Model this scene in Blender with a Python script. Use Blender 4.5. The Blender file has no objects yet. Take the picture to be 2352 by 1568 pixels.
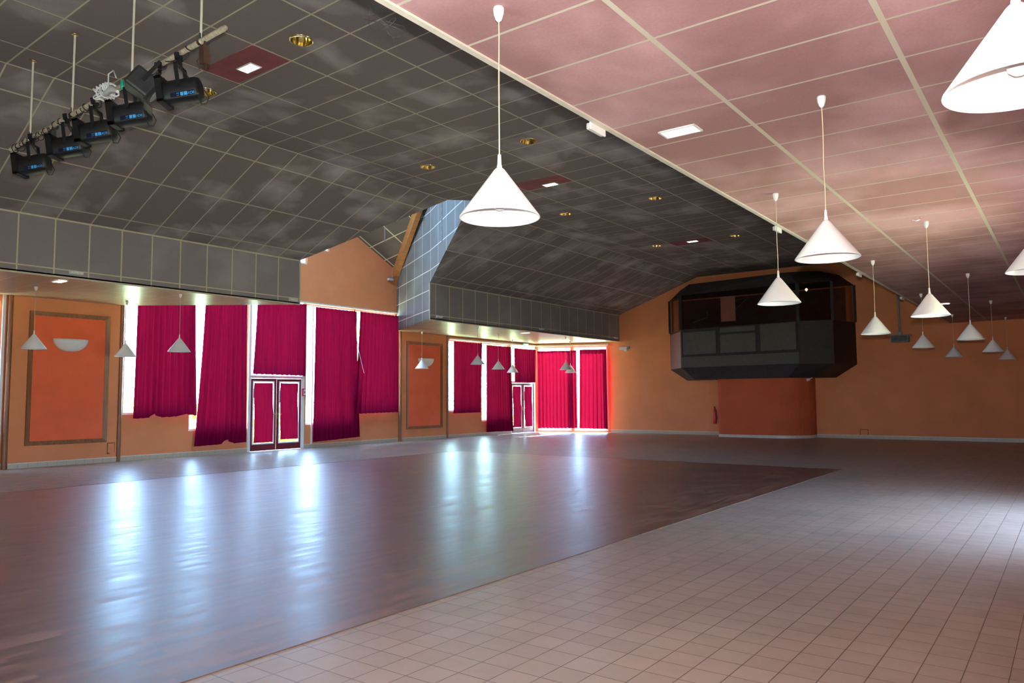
import bpy, bmesh, math, random
from mathutils import Vector, Matrix
from mathutils.geometry import tessellate_polygon
random.seed(7)
S = bpy.context.scene
COL = S.collection
R = math.radians

# ------------------------------------------------------------------ dimensions (metres)
H = 1.5333            # eye height
ZC = 3.938            # low ceiling
ZV = 6.40             # flat part of the vault
ZT = 5.08             # top of the left soffit
XW, YB = -19.40, 29.08   # left wall, back wall
XS = -15.78           # left soffit
XV = -12.15           # crease of the vault
XL = -3.25            # edge of the right hand low ceiling
XR = 0.7              # right wall (out of frame)
Y0 = -2.6             # rear wall (out of frame)
CH0 = (XW, 27.84); CH1 = (-16.28, YB)    # chamfered window wall in the far corner

# ------------------------------------------------------------------ camera
cam_d = bpy.data.cameras.new('camera'); cam = bpy.data.objects.new('camera', cam_d); COL.objects.link(cam)
S.camera = cam
yaw, pitch, roll = 0.6392029948744694, 0.07419712872793269, -0.0065666254139254395
f = Vector((-math.sin(yaw)*math.cos(pitch), math.cos(yaw)*math.cos(pitch), math.sin(pitch)))
r = Vector((math.cos(yaw), math.sin(yaw), 0)); u = r.cross(f)
r2 = r*math.cos(roll)+u*math.sin(roll); u2 = u*math.cos(roll)-r*math.sin(roll)
cam.matrix_world = Matrix(((r2.x, u2.x, -f.x, 0), (r2.y, u2.y, -f.y, 0), (r2.z, u2.z, -f.z, H), (0, 0, 0, 1)))
cam_d.sensor_width = 36; cam_d.lens = 36*1732.33/2352; cam_d.clip_start = .05; cam_d.clip_end = 300

# ------------------------------------------------------------------ sky, sun, flash, exposure
w = bpy.data.worlds.new('sky'); S.world = w; w.use_nodes = True
bg = w.node_tree.nodes['Background']
bg.inputs[0].default_value = (.37, .63, 1, 1); bg.inputs[1].default_value = 46
sd = bpy.data.lights.new('sun', 'SUN'); sd.energy = 190; sd.angle = R(1.5); sd.color = (1, .93, .82)
sun = bpy.data.objects.new('sun', sd); COL.objects.link(sun)
sun.rotation_euler = Vector((.03, -.76, -.58)).to_track_quat('-Z', 'Y').to_euler()
sun.location = (-25, 45, 30)
# the photographer's on-camera flash (its hard lamp shadows show on the ceiling)
fd = bpy.data.lights.new('camera_flash', 'SPOT'); fd.energy = 2400; fd.color = (1, .97, .94)
fd.shadow_soft_size = .03; fd.spot_size = R(125); fd.spot_blend = .75
fl = bpy.data.objects.new('camera_flash', fd); COL.objects.link(fl)
fl.location = Vector((0, 0, H)) + u2*.16
ff = (f + u2*.34 - r2*.05).normalized()
fl.rotation_euler = ff.to_track_quat('-Z', 'Y').to_euler()
S.view_settings.view_transform = 'Standard'; S.view_settings.look = 'None'
S.view_settings.gamma = 1; S.view_settings.use_curve_mapping = False
S.view_settings.exposure = 0.0

# ------------------------------------------------------------------ materials
def lin(c):
    return tuple(((v/255)/12.92 if v <= 10 else (((v/255)+.055)/1.055)**2.4) for v in c) + (1,)
def newmat(name):
    m = bpy.data.materials.new(name); m.use_nodes = True
    nt = m.node_tree; b = nt.nodes['Principled BSDF']; return m, nt, b
def N(nt, t, **kw):
    n = nt.nodes.new(t)
    for k, v in kw.items(): setattr(n, k, v)
    return n
def L(nt, a, b): nt.links.new(a, b)
def mathn(nt, op, a, b=None, clamp=False):
    n = N(nt, 'ShaderNodeMath', operation=op, use_clamp=clamp)
    for i, v in enumerate((a, b)):
        if v is None: continue
        if isinstance(v, (int, float)): n.inputs[i].default_value = v
        else: L(nt, v, n.inputs[i])
    return n.outputs[0]
def mixc(nt, fac, a, b):
    n = N(nt, 'ShaderNodeMix', data_type='RGBA')
    if isinstance(fac, (int, float)): n.inputs[0].default_value = fac
    else: L(nt, fac, n.inputs[0])
    for s, v in ((6, a), (7, b)):
        if isinstance(v, tuple): n.inputs[s].default_value = v
        else: L(nt, v, n.inputs[s])
    return n.outputs[2]
def ramp(nt, fac, stops):
    n = N(nt, 'ShaderNodeValToRGB'); e = n.color_ramp.elements
    while len(e) < len(stops): e.new(.5)
    for i, (p, c) in enumerate(stops): e[i].position = p; e[i].color = c
    L(nt, fac, n.inputs[0]); return n.outputs[0]
def noise(nt, vec, scale, detail=4, rough=.5, dist=0):
    n = N(nt, 'ShaderNodeTexNoise'); n.inputs['Scale'].default_value = scale
    n.inputs['Detail'].default_value = detail; n.inputs['Roughness'].default_value = rough
    n.inputs['Distortion'].default_value = dist
    L(nt, vec, n.inputs['Vector']); return n.outputs[0]

def simple(name, col, rough=.5, metal=0, vary=.12, scale=9, spec=.5, bump=0, bscale=80):
    m, nt, b = newmat(name); tc = N(nt, 'ShaderNodeTexCoord')
    n = noise(nt, tc.outputs['Object'], scale)
    dark = tuple(c*(1-vary) for c in col[:3])+(1,); lite = tuple(min(1, c*(1+vary)) for c in col[:3])+(1,)
    L(nt, ramp(nt, n, [(.3, dark), (.7, lite)]), b.inputs['Base Color'])
    b.inputs['Roughness'].default_value = rough; b.inputs['Metallic'].default_value = metal
    b.inputs['Specular IOR Level'].default_value = spec
    if bump:
        bn = N(nt, 'ShaderNodeBump'); bn.inputs['Strength'].default_value = bump; bn.inputs['Distance'].default_value = .01
        L(nt, noise(nt, tc.outputs['Object'], bscale, 6, .6), bn.inputs['Height']); L(nt, bn.outputs[0], b.inputs['Normal'])
    return m

def gridmat(name, base, lite, line, du, dv, ou, ov, wu, wv, rough=.85, nscale=.9, spec=.3, soot=None, lo=.50, hi=.80):
    """ceiling panels between T-bars; u,v are metres stored in the UV map"""
    m, nt, b = newmat(name)
    uv = N(nt, 'ShaderNodeUVMap'); sp = N(nt, 'ShaderNodeSeparateXYZ'); L(nt, uv.outputs[0], sp.inputs[0])
    tc = N(nt, 'ShaderNodeTexCoord')
    def lines(c, d, o, wd):
        a = mathn(nt, 'SUBTRACT', c, o - wd/2); a = mathn(nt, 'DIVIDE', a, d); a = mathn(nt, 'FRACT', a)
        return mathn(nt, 'LESS_THAN', a, wd/d)
    lu = lines(sp.outputs[0], du, ou, wu); lv = lines(sp.outputs[1], dv, ov, wv)
    mask = mathn(nt, 'MAXIMUM', lu, lv)
    # dust clouds, stretched along the room, fine felt grain
    mp = N(nt, 'ShaderNodeMapping'); mp.inputs['Scale'].default_value = (1, .8, 1); L(nt, tc.outputs['Object'], mp.inputs[0])
    n1 = noise(nt, mp.outputs[0], nscale, 3, .5, .3)
    n2 = noise(nt, tc.outputs['Object'], 45, 3, .7)
    # tone differs from panel to panel
    def cell(c, d, o):
        return mathn(nt, 'FLOOR', mathn(nt, 'DIVIDE', mathn(nt, 'SUBTRACT', c, o), d))
    cx = N(nt, 'ShaderNodeCombineXYZ'); L(nt, cell(sp.outputs[0], du, ou), cx.inputs[0]); L(nt, cell(sp.outputs[1], dv, ov), cx.inputs[1])
    wn = N(nt, 'ShaderNodeTexWhiteNoise'); L(nt, cx.outputs[0], wn.inputs['Vector'])
    f1 = mathn(nt, 'ADD', n1, mathn(nt, 'MULTIPLY', mathn(nt, 'SUBTRACT', wn.outputs['Value'], .5), .10))
    c = ramp(nt, f1, [(lo, base), (hi, lite)])
    g = ramp(nt, n2, [(.3, (.93, .93, .93, 1)), (.7, (1.06, 1.06, 1.06, 1))])
    mm = N(nt, 'ShaderNodeMix', data_type='RGBA', blend_type='MULTIPLY'); mm.inputs[0].default_value = 1
    L(nt, c, mm.inputs[6]); L(nt, g, mm.inputs[7])
    L(nt, mixc(nt, mask, mm.outputs[2], line), b.inputs['Base Color'])
    b.inputs['Roughness'].default_value = rough; b.inputs['Specular IOR Level'].default_value = spec
    bn = N(nt, 'ShaderNodeBump'); bn.inputs['Strength'].default_value = .5; bn.inputs['Distance'].default_value = .01
    L(nt, mathn(nt, 'ADD', mathn(nt, 'MULTIPLY', mask, -1.0), mathn(nt, 'MULTIPLY', n2, .2)), bn.inputs['Height'])
    bn.invert = True
    L(nt, bn.outputs[0], b.inputs['Normal'])
    return m

M = {}
GREY = (.18, .148, .148, 1); GREYL = (.47, .425, .44, 1); BAR = (.50, .43, .32, 1)
M['vault'] = gridmat('grey_ceiling_panels', GREY, GREYL, BAR, 1.296, .64, -8.83+.0, 8.47, .030, .024)
M['slope'] = gridmat('grey_sloped_panels', GREY, GREYL, BAR, 1.44, .64, .59, 8.62, .034, .024)
M['bar'] = simple('dull_ceiling_bars', BAR, .6, vary=.06)
M['soffit'] = gridmat('grey_soffit_panels', (.195, .172, .190, 1), (.28, .25, .275, 1), BAR, 5, .6435, 4.09, 5.69, .024, .028)
M['low'] = gridmat('pink_ceiling_panels', (.32, .172, .168, 1), (.54, .325, .335, 1), (.50, .46, .36, 1), 1.296, .6753, -2.1694, 3.8457, .040, .024, lo=.40, hi=.68, nscale=.8)
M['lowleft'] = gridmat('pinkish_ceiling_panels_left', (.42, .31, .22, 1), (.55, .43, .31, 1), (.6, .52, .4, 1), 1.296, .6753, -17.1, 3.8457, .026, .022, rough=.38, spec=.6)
M['blue'] = gridmat('grey_dormer_panels', (.20, .20, .20, 1), (.27, .27, .27, 1), (.75, .72, .66, 1), .98, .61, .42, 4.25, .026, .028, rough=.6)
M['dormer'] = gridmat('dormer_roof_panels', (.16, .14, .11, 1), (.22, .19, .15, 1), (.80, .78, .5, 1), 1.1, .70, -16.0, 14.35, .045, .035, rough=.6)
M['orange'] = simple('orange_crepi_wall', (.69, .248, .105, 1), .85, vary=.07, scale=1.2, bump=.25, bscale=60, spec=.25)
M['red'] = simple('brick_red_paint', (.80, .135, .05, 1), .75, vary=.06, scale=2, bump=.15, spec=.3)
M['colred'] = simple('column_red_paint', (.52, .10, .04, 1), .8, vary=.08, scale=1.5, bump=.15, spec=.25)
M['white'] = simple('white_lacquer', (.80, .80, .78, 1), .45, vary=.03)
M['shade'] = simple('white_lamp_shade', (.84, .84, .84, 1), .38, vary=.02)
M['pvc'] = simple('white_window_frame', (.74, .74, .70, 1), .4, vary=.04)
M['cream'] = simple('cream_metal_trim', (.62, .58, .48, 1), .45, vary=.08)
M['bulb'] = simple('opal_bulb_glass', (.70, .66, .66, 1), .15, vary=.02)
M['cord'] = simple('beige_cord', (.62, .50, .33, 1), .5, vary=.05)
M['black'] = simple('black_metal', (.007, .007, .009, 1), .5, vary=.3)
M['blackm'] = simple('matt_black_rubber', (.012, .012, .014, 1), .7, vary=.3)
M['darkgrey'] = simple('dark_grey_metal', (.03, .03, .033, 1), .45, vary=.25)
M['navy'] = simple('navy_label', (.006, .010, .035, 1), .4, vary=.1)
M['sky'] = simple('light_blue_print', (.07, .40, .85, 1), .5, vary=.05)
M['brass'] = simple('polished_brass', (.86, .72, .36, 1), .16, 1, vary=.12, scale=25)
M['chrome'] = simple('chrome', (.75, .75, .74, 1), .2, 1, vary=.05)
M['pipe'] = simple('galvanised_cream_pipe', (.55, .48, .35, 1), .5, .1, vary=.3, scale=30)
M['doorred'] = simple('dark_red_door_paint', (.16, .012, .025, 1), .35, vary=.12)
M['plastic'] = simple('clear_greyish_plastic', (.62, .60, .56, 1), .2, vary=.15, scale=30)
M['ext'] = simple('extinguisher_red', (.55, .02, .02, 1), .3, vary=.05)
M['alarm'] = simple('alarm_red', (.45, .03, .06, 1), .4, vary=.05)
M['booth'] = simple('booth_black_lacquer', (.020, .014, .016, 1), .6, vary=.2, spec=.3)
M['boothp'] = simple('booth_dark_grey_panel', (.050, .044, .036, 1), .55, vary=.15)
M['boothi'] = simple('booth_dark_interior', (.07, .03, .02, 1), .8, vary=.2)
M['mauve'] = simple('booth_mauve_panel', (.16, .055, .06, 1), .35, vary=.1)
M['salmon_sheet'] = simple('plain_salmon', (.75, .36, .28, 1), .6, vary=.05)
M['grey'] = simple('grey_painted_metal', (.20, .21, .22, 1), .5, vary=.1)
M['soot'] = simple('dark_scuff', (.13, .07, .04, 1), .9, vary=.3)
M['grass'] = simple('pale_bounce_lawn', (.62, .60, .28, 1), .9, vary=.3, scale=4)  # colour paled and yellowed to bounce light up onto the left ceiling
def leafmat():
    m, nt, b = newmat('backlit_leaves'); nt.nodes.remove(b); out = nt.nodes['Material Output']
    d = N(nt, 'ShaderNodeBsdfDiffuse'); t = N(nt, 'ShaderNodeBsdfTranslucent'); d.inputs[0].default_value = (.22, .36, .05, 1); t.inputs[0].default_value = (.55, .66, .10, 1)
    mx = N(nt, 'ShaderNodeMixShader'); mx.inputs[0].default_value = .5; L(nt, d.outputs[0], mx.inputs[1]); L(nt, t.outputs[0], mx.inputs[2]); L(nt, mx.outputs[0], out.inputs[0]); return m
M['leaf'] = leafmat()
M['teal'] = simple('teal_plastic', (.0, .35, .25, 1), .4)
M['wirew'] = simple('white_cable', (.72, .74, .76, 1), .4, vary=.05)
M['pale'] = simple('pale_tile', (.56, .50, .40, 1), .4, vary=.08)

def woodmat(name, c1, c2, sc=(1, 14, 14), rough=.45):
    m, nt, b = newmat(name); tc = N(nt, 'ShaderNodeTexCoord'); mp = N(nt, 'ShaderNodeMapping')
    mp.inputs['Scale'].default_value = sc; L(nt, tc.outputs['Object'], mp.inputs[0])
    n = noise(nt, mp.outputs[0], 1.6, 5, .6, .6)
    L(nt, ramp(nt, n, [(.3, c1), (.7, c2)]), b.inputs['Base Color']); b.inputs['Roughness'].default_value = rough
    return m
M['wood'] = woodmat('brown_stained_wood', (.16, .055, .018, 1), (.30, .12, .04, 1), (14, 14, 1))
M['beam'] = woodmat('orange_glulam_beam', (.52, .20, .05, 1), (.70, .32, .10, 1), (2, 2, 9), .4)

def clothmat():
    m, nt, b = newmat('magenta_curtain_cloth'); nt.nodes.remove(b)
    out = nt.nodes['Material Output']; tc = N(nt, 'ShaderNodeTexCoord')
    mp = N(nt, 'ShaderNodeMapping'); mp.inputs['Scale'].default_value = (12, 12, .6); L(nt, tc.outputs['Object'], mp.inputs[0]); n = noise(nt, mp.outputs[0], 1.5, 4)
    c = ramp(nt, n, [(.3, (.115, .001, .020, 1)), (.7, (.175, .002, .032, 1))])
    d = N(nt, 'ShaderNodeBsdfDiffuse'); t = N(nt, 'ShaderNodeBsdfTranslucent'); L(nt, c, d.inputs[0])
    t.inputs[0].default_value = (.62, .012, .07, 1)
    mx = N(nt, 'ShaderNodeMixShader'); mx.inputs[0].default_value = .022
    L(nt, d.outputs[0], mx.inputs[1]); L(nt, t.outputs[0], mx.inputs[2])
    g = N(nt, 'ShaderNodeBsdfSheen') if False else None
    L(nt, mx.outputs[0], out.inputs[0]); return m
M['cloth'] = clothmat()
def glassmat(name, tint, refl=.06):
    m, nt, b = newmat(name); nt.nodes.remove(b); out = nt.nodes['Material Output']
    t = N(nt, 'ShaderNodeBsdfTransparent'); t.inputs[0].default_value = tint
    g = N(nt, 'ShaderNodeBsdfGlossy'); g.inputs['Roughness'].default_value = .03
    fr = N(nt, 'ShaderNodeFresnel'); fr.inputs[0].default_value = 1.45
    ge = N(nt, 'ShaderNodeNewGeometry'); fac = mathn(nt, 'MULTIPLY', fr.outputs[0], mathn(nt, 'SUBTRACT', 1.0, ge.outputs['Backfacing']))
    mx = N(nt, 'ShaderNodeMixShader'); L(nt, fac, mx.inputs[0])
    L(nt, t.outputs[0], mx.inputs[1]); L(nt, g.outputs[0], mx.inputs[2]); L(nt, mx.outputs[0], out.inputs[0]); return m
M['glass'] = glassmat('window_glass', (.95, .97, .97, 1))
M['tint'] = glassmat('dark_booth_glass', (.50, .42, .40, 1))
def emit(name, col, s):
    m, nt, b = newmat(name); b.inputs['Base Color'].default_value = (.8, .8, .8, 1)
    b.inputs['Emission Color'].default_value = col; b.inputs['Emission Strength'].default_value = s; return m
M['lit'] = emit('lit_diffuser', (1, .95, .9, 1), 9)
M['exitg'] = emit('exit_green', (.08, .75, .35, 1), 1.2)
M['exitw'] = emit('exit_white', (.9, 1, .95, 1), 1.3)
M['spark'] = emit('small_booth_lamp', (1, .8, .4, 1), 5)

def parquet():
    m, nt, b = newmat('worn_mosaic_parquet'); tc = N(nt, 'ShaderNodeTexCoord'); mp = N(nt, 'ShaderNodeMapping')
    mp.inputs['Rotation'].default_value = (0, 0, R(90)); L(nt, tc.outputs['Object'], mp.inputs[0])
    br = N(nt, 'ShaderNodeTexBrick'); L(nt, mp.outputs[0], br.inputs['Vector'])
    for k, v in {'Scale': 1, 'Mortar Size': .0008, 'Brick Width': .42, 'Row Height': .07, 'Bias': 0}.items(): br.inputs[k].default_value = v
    br.inputs['Color1'].default_value = (.0, .0, .0, 1); br.inputs['Color2'].default_value = (1, 1, 1, 1); br.inputs['Mortar'].default_value = (.25, .25, .25, 1)
    mp2 = N(nt, 'ShaderNodeMapping'); mp2.inputs['Scale'].default_value = (9, 1.6, 1); L(nt, tc.outputs['Object'], mp2.inputs[0])
    n1 = noise(nt, mp2.outputs[0], 1, 6, .65, .4)
    n2 = noise(nt, tc.outputs['Object'], .6, 3, .5)
    f1 = mathn(nt, 'ADD', mathn(nt, 'MULTIPLY', br.outputs[0], .35), mathn(nt, 'MULTIPLY', n1, .65))
    c = ramp(nt, f1, [(.2, (.035, .014, .009, 1)), (.5, (.12, .050, .028, 1)), (.8, (.27, .125, .070, 1))])
    c2 = ramp(nt, n2, [(.35, (.8, .78, .78, 1)), (.7, (1.1, 1.08, 1.06, 1))])
    mm = N(nt, 'ShaderNodeMix', data_type='RGBA', blend_type='MULTIPLY'); mm.inputs[0].default_value = 1
    L(nt, c, mm.inputs[6]); L(nt, c2, mm.inputs[7]); L(nt, mm.outputs[2], b.inputs['Base Color'])
    L(nt, ramp(nt, n1, [(.3, (.34, .34, .34, 1)), (.75, (.52, .52, .52, 1))]), b.inputs['Roughness'])
    b.inputs['Specular IOR Level'].default_value = .6
    b.inputs['Coat Weight'].default_value = 1; L(nt, ramp(nt, f1, [(.2, (.30, .30, .30, 1)), (.8, (.43, .43, .43, 1))]), b.inputs['Coat Roughness']); b.inputs['Coat IOR'].default_value = 1.72
    bn = N(nt, 'ShaderNodeBump'); bn.inputs['Strength'].default_value = .05; bn.inputs['Distance'].default_value = .003
    L(nt, f1, bn.inputs['Height']); L(nt, bn.outputs[0], b.inputs['Normal'])
    return m
M['parquet'] = parquet()
def tiles():
    m, nt, b = newmat('beige_floor_tiles'); tc = N(nt, 'ShaderNodeTexCoord'); mp = N(nt, 'ShaderNodeMapping')
    mp.inputs['Location'].default_value = (1.602, -4.549, 0); L(nt, tc.outputs['Object'], mp.inputs[0])
    br = N(nt, 'ShaderNodeTexBrick', offset=0, squash=1); L(nt, mp.outputs[0], br.inputs['Vector'])
    for k, v in {'Scale': 1, 'Mortar Size': .0032, 'Mortar Smooth': .2, 'Brick Width': .2072, 'Row Height': .2072, 'Bias': 0}.items(): br.inputs[k].default_value = v
    br.inputs['Color1'].default_value = (.32, .262, .218, 1); br.inputs['Color2'].default_value = (.355, .292, .245, 1); br.inputs['Mortar'].default_value = (.12, .09, .07, 1)
    n2 = noise(nt, tc.outputs['Object'], .8, 5, .6)
    c2 = ramp(nt, n2, [(.3, (.86, .84, .84, 1)), (.7, (1.06, 1.05, 1.04, 1))])
    mm = N(nt, 'ShaderNodeMix', data_type='RGBA', blend_type='MULTIPLY'); mm.inputs[0].default_value = 1
    L(nt, br.outputs[0], mm.inputs[6]); L(nt, c2, mm.inputs[7]); L(nt, mm.outputs[2], b.inputs['Base Color'])
    n3 = noise(nt, tc.outputs['Object'], 5, 4, .6)
    L(nt, ramp(nt, n3, [(.3, (.30, .30, .30, 1)), (.7, (.42, .42, .42, 1))]), b.inputs['Roughness'])
    bn = N(nt, 'ShaderNodeBump'); bn.inputs['Strength'].default_value = .35; bn.inputs['Distance'].default_value = .003; bn.invert = True
    L(nt, br.outputs['Fac'], bn.inputs['Height']); L(nt, bn.outputs[0], b.inputs['Normal'])
    return m
M['tiles'] = tiles()
def skirtmat():
    m, nt, b = newmat('beige_skirting_tiles'); uv = N(nt, 'ShaderNodeUVMap'); sp = N(nt, 'ShaderNodeSeparateXYZ'); L(nt, uv.outputs[0], sp.inputs[0])
    a = mathn(nt, 'FRACT', mathn(nt, 'DIVIDE', sp.outputs[0], .2072)); k = mathn(nt, 'LESS_THAN', a, .02)
    L(nt, mixc(nt, k, (.46, .38, .27, 1), (.2, .15, .1, 1)), b.inputs['Base Color']); b.inputs['Roughness'].default_value = .4; return m
M['skirt'] = skirtmat()

# ------------------------------------------------------------------ mesh helpers
class MB:
    def __init__(s): s.v = []; s.f = []; s.uv = []; s.m = []; s.sm = []
    def add(s, vs, fs, uvs=None, mi=0, smooth=False):
        o = len(s.v); s.v += [tuple(p) for p in vs]
        for i, fc in enumerate(fs):
            s.f.append([o+k for k in fc]); s.uv.append(uvs[i] if uvs else [(0, 0)]*len(fc)); s.m.append(mi); s.sm.append(smooth)
        return s
    def poly(s, pts, uvf=None, mi=0):
        s.add(pts, [list(range(len(pts)))], [[uvf(Vector(p)) for p in pts]] if uvf else None, mi); return s
    def box(s, a, b, mi=0, M4=None):
        x0, y0, z0 = a; x1, y1, z1 = b
        vs = [Vector(p) for p in ((x0, y0, z0), (x1, y0, z0), (x1, y1, z0), (x0, y1, z0), (x0, y0, z1), (x1, y0, z1), (x1, y1, z1), (x0, y1, z1))]
        if M4: vs = [M4 @ p for p in vs]
        s.add(vs, [(0, 3, 2, 1), (4, 5, 6, 7), (0, 1, 5, 4), (1, 2, 6, 5), (2, 3, 7, 6), (3, 0, 4, 7)], None, mi); return s
    def tube(s, pts, rad, seg=10, caps=True, mi=0):
        pts = [Vector(p) for p in pts]; n = len(pts); rads = rad if isinstance(rad, (list, tuple)) else [rad]*n
        rings = []; prev = None
        for i, p in enumerate(pts):
            t = (pts[min(i+1, n-1)]-pts[max(i-1, 0)]).normalized()
            a = Vector((0, 0, 1)) if abs(t.z) < .95 else Vector((1, 0, 0))
            if prev: x = (prev - t*prev.dot(t)).normalized()
            else: x = t.cross(a).normalized()
            prev = x; y = t.cross(x)
            rings.append([p + (x*math.cos(2*math.pi*k/seg)+y*math.sin(2*math.pi*k/seg))*rads[i] for k in range(seg)])
        vs = [q for rg in rings for q in rg]; fs = []
        for i in range(n-1):
            for k in range(seg):
                fs.append((i*seg+k, i*seg+(k+1) % seg, (i+1)*seg+(k+1) % seg, (i+1)*seg+k))
        s.add(vs, fs, None, mi, True)
        if caps:
            s.add(rings[0], [list(range(seg))[::-1]], None, mi); s.add(rings[-1], [list(range(seg))], None, mi)
        return s
    def lathe(s, prof, seg=32, M4=None, mi=0):
        """prof: (radius, z) list"""
        vs = []; fs = []
        for (rr, z) in prof:
            for k in range(seg):
                p = Vector((rr*math.cos(2*math.pi*k/seg), rr*math.sin(2*math.pi*k/seg), z)); vs.append(M4 @ p if M4 else p)
        for i in range(len(prof)-1):
            for k in range(seg): fs.append((i*seg+k, i*seg+(k+1) % seg, (i+1)*seg+(k+1) % seg, (i+1)*seg+k))
        s.add(vs, fs, None, mi, True); return s
    def mesh(s, name, mats):
        me = bpy.data.meshes.new(name); me.from_pydata(s.v, [], s.f)
        ul = me.uv_layers.new(name='UVMap'); k = 0
        for i, p in enumerate(me.polygons):
            p.material_index = s.m[i]; p.use_smooth = s.sm[i]
            for j in range(len(p.vertices)): ul.data[k].uv = s.uv[i][j]; k += 1
        for m in (mats if isinstance(mats, list) else [mats]): me.materials.append(m)
        me.update(); return me
    def build(s, name, mats, parent=None, loc=None, rot=None, bevel=0):
        o = bpy.data.objects.new(name, s.mesh(name, mats)); COL.objects.link(o)
        if parent: o.parent = parent
        if loc: o.location = loc
        if rot: o.rotation_euler = rot
        if bevel:
            b = o.modifiers.new('bevel', 'BEVEL'); b.width = bevel; b.segments = 2; b.limit_method = 'ANGLE'
        return o
def tag(o, label, cat, group=None, kind=None):
    if label: o['label'] = label
    if cat: o['category'] = cat
    if group: o['group'] = group
    if kind: o['kind'] = kind
    return o
def empty(name, loc=(0, 0, 0), rz=0):
    o = bpy.data.objects.new(name, None); COL.objects.link(o); o.location = loc; o.rotation_euler = (0, 0, rz); o.empty_display_size = .2; return o
def copy_tree(o, parent=None):
    c = o.copy(); COL.objects.link(c); c.parent = parent
    for ch in list(o.children): copy_tree(ch, c)
    return c
def struct(o, label, cat): return tag(o, label, cat, kind='structure')

# ------------------------------------------------------------------ floor
b = MB().box((XW-.3, Y0-.3, -.12), (XR+.3, YB+.3, 0)).box((XR+.3, 9.1, -.12), (1.8, 12.8, 0))
struct(b.build('floor', M['tiles']), 'beige square tiled floor around the wooden dance floor', 'floor')
b = MB().box((-14.40, -2.5, -.02), (-3.968, 16.76, .004))
struct(b.build('floor', M['parquet']), 'worn brown parquet dance floor set into the beige tiles', 'floor')
b = MB().box((-3.968, -2.5, -.02), (-3.958, 16.78, .0045)).box((-14.42, -2.5, -.02), (-14.40, 16.78, .006)).box((-14.42, 16.76, -.02), (-3.958, 16.782, .0045))
struct(b.build('trim_1', M['soot']), 'thin brown edging strip around the parquet', 'trim')

# ------------------------------------------------------------------ walls
def wall(name, A, B, z0, z1, holes, th, label, mat, outward, extra=None):
    """wall from A to B in plan, holes (s0,s1,z0,z1) along it; thickness goes outward"""
    A = Vector((A[0], A[1], 0)); B = Vector((B[0], B[1], 0)); d = (B-A); Lh = d.length; d.normalize(); n = Vector((outward[0], outward[1], 0)).normalized()
    ss = sorted({0, Lh} | {h[0] for h in holes} | {h[1] for h in holes}); mb = MB()
    M4 = Matrix(((d.x, n.x, 0, A.x), (d.y, n.y, 0, A.y), (0, 0, 1, 0), (0, 0, 0, 1)))
    for s0, s1 in zip(ss[:-1], ss[1:]):
        hz = sorted([(h[2], h[3]) for h in holes if h[0] <= s0+1e-6 and h[1] >= s1-1e-6]); z = z0
        for a, c in hz:
            if a > z+1e-6: mb.box((s0, 0, z), (s1, th, a), M4=M4)
            z = c
        if z < z1-1e-6: mb.box((s0, 0, z), (s1, th, z1), M4=M4)
    if extra: extra(mb)
    return struct(mb.build(name, mat), label, 'wall')

TH = .22
# window openings on the left wall: (y0, y1, sill, head)
WIN = [(2.6, 6.70, .95, 3.80), (9.50, 11.22, 1.16, 4.55), (11.30, 13.12, .68, 4.55),
       (15.20, 17.15, .72, 4.55), (17.22, 19.08, 1.12, 4.55),
       (21.98, 23.92, 1.00, 3.80), (24.0, 25.86, .58, 3.80)]
DOORS = [(13.13, 15.14, 0, 4.55), (25.93, 27.80, 0, 3.80)]
hl = [(y0-Y0, y1-Y0, a, c) for y0, y1, a, c in WIN+DOORS]
GRIDGE = 14.35
def gable(mb):
    # stepped little openings are cut by building the gable from pieces
    def pr(pts):
        vs = [Vector((XW, y, z)) for y, z in pts] + [Vector((XW-TH, y, z)) for y, z in pts]; n = len(pts)
        mb.add(vs, [list(range(n))[::-1], list(range(n, 2*n))] + [(i, (i+1) % n, n+(i+1) % n, n+i) for i in range(n)])
    zt = lambda y: 6.15+.497*(min(19.07-y, y-9.63))
    W = [(14.80, 15.20, 5.80, 6.16), (15.66, 16.08, 6.34, 6.70)]
    ys = [9.40, 14.35, 14.80, 15.20, 15.66, 16.08, 19.30]
    for a, c in zip(ys[:-1], ys[1:]):
        h = [q for q in W if abs(q[0]-a) < 1e-6]
        if h:
            pr([(a, 4.9), (c, 4.9), (c, h[0][2]), (a, h[0][2])]); pr([(a, h[0][3]), (c, h[0][3]), (c, zt(c)+.1), (a, zt(a)+.1)])
        else: pr([(a, 4.9), (c, 4.9), (c, zt(c)+.1), (a, zt(a)+.1)])
hw = hl
wall('wall_left', (XW, Y0), (XW, CH0[1]), 0, 4.9, hw, TH, 'orange textured left wall pierced by tall curtained windows, with gable above', M['orange'], (-1, 0), gable)
cl = (Vector(CH1)-Vector(CH0)).length; cd = (Vector(CH1)-Vector(CH0)).normalized(); cn = (-cd.y, cd.x)
chh = [(.10, 1.64, .04, 3.78), (1.72, 3.24, .04, 3.78)]
wall('wall_back', CH0, CH1, 0, 4.4, chh, TH, 'short angled orange wall with floor length windows in the far corner', M['orange'], cn)
wall('wall_back', (CH1[0]-.05, YB), (XR, YB), 0, 6.6, [], TH, 'long orange back wall behind the hanging booth', M['orange'], (0, 1))
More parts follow.
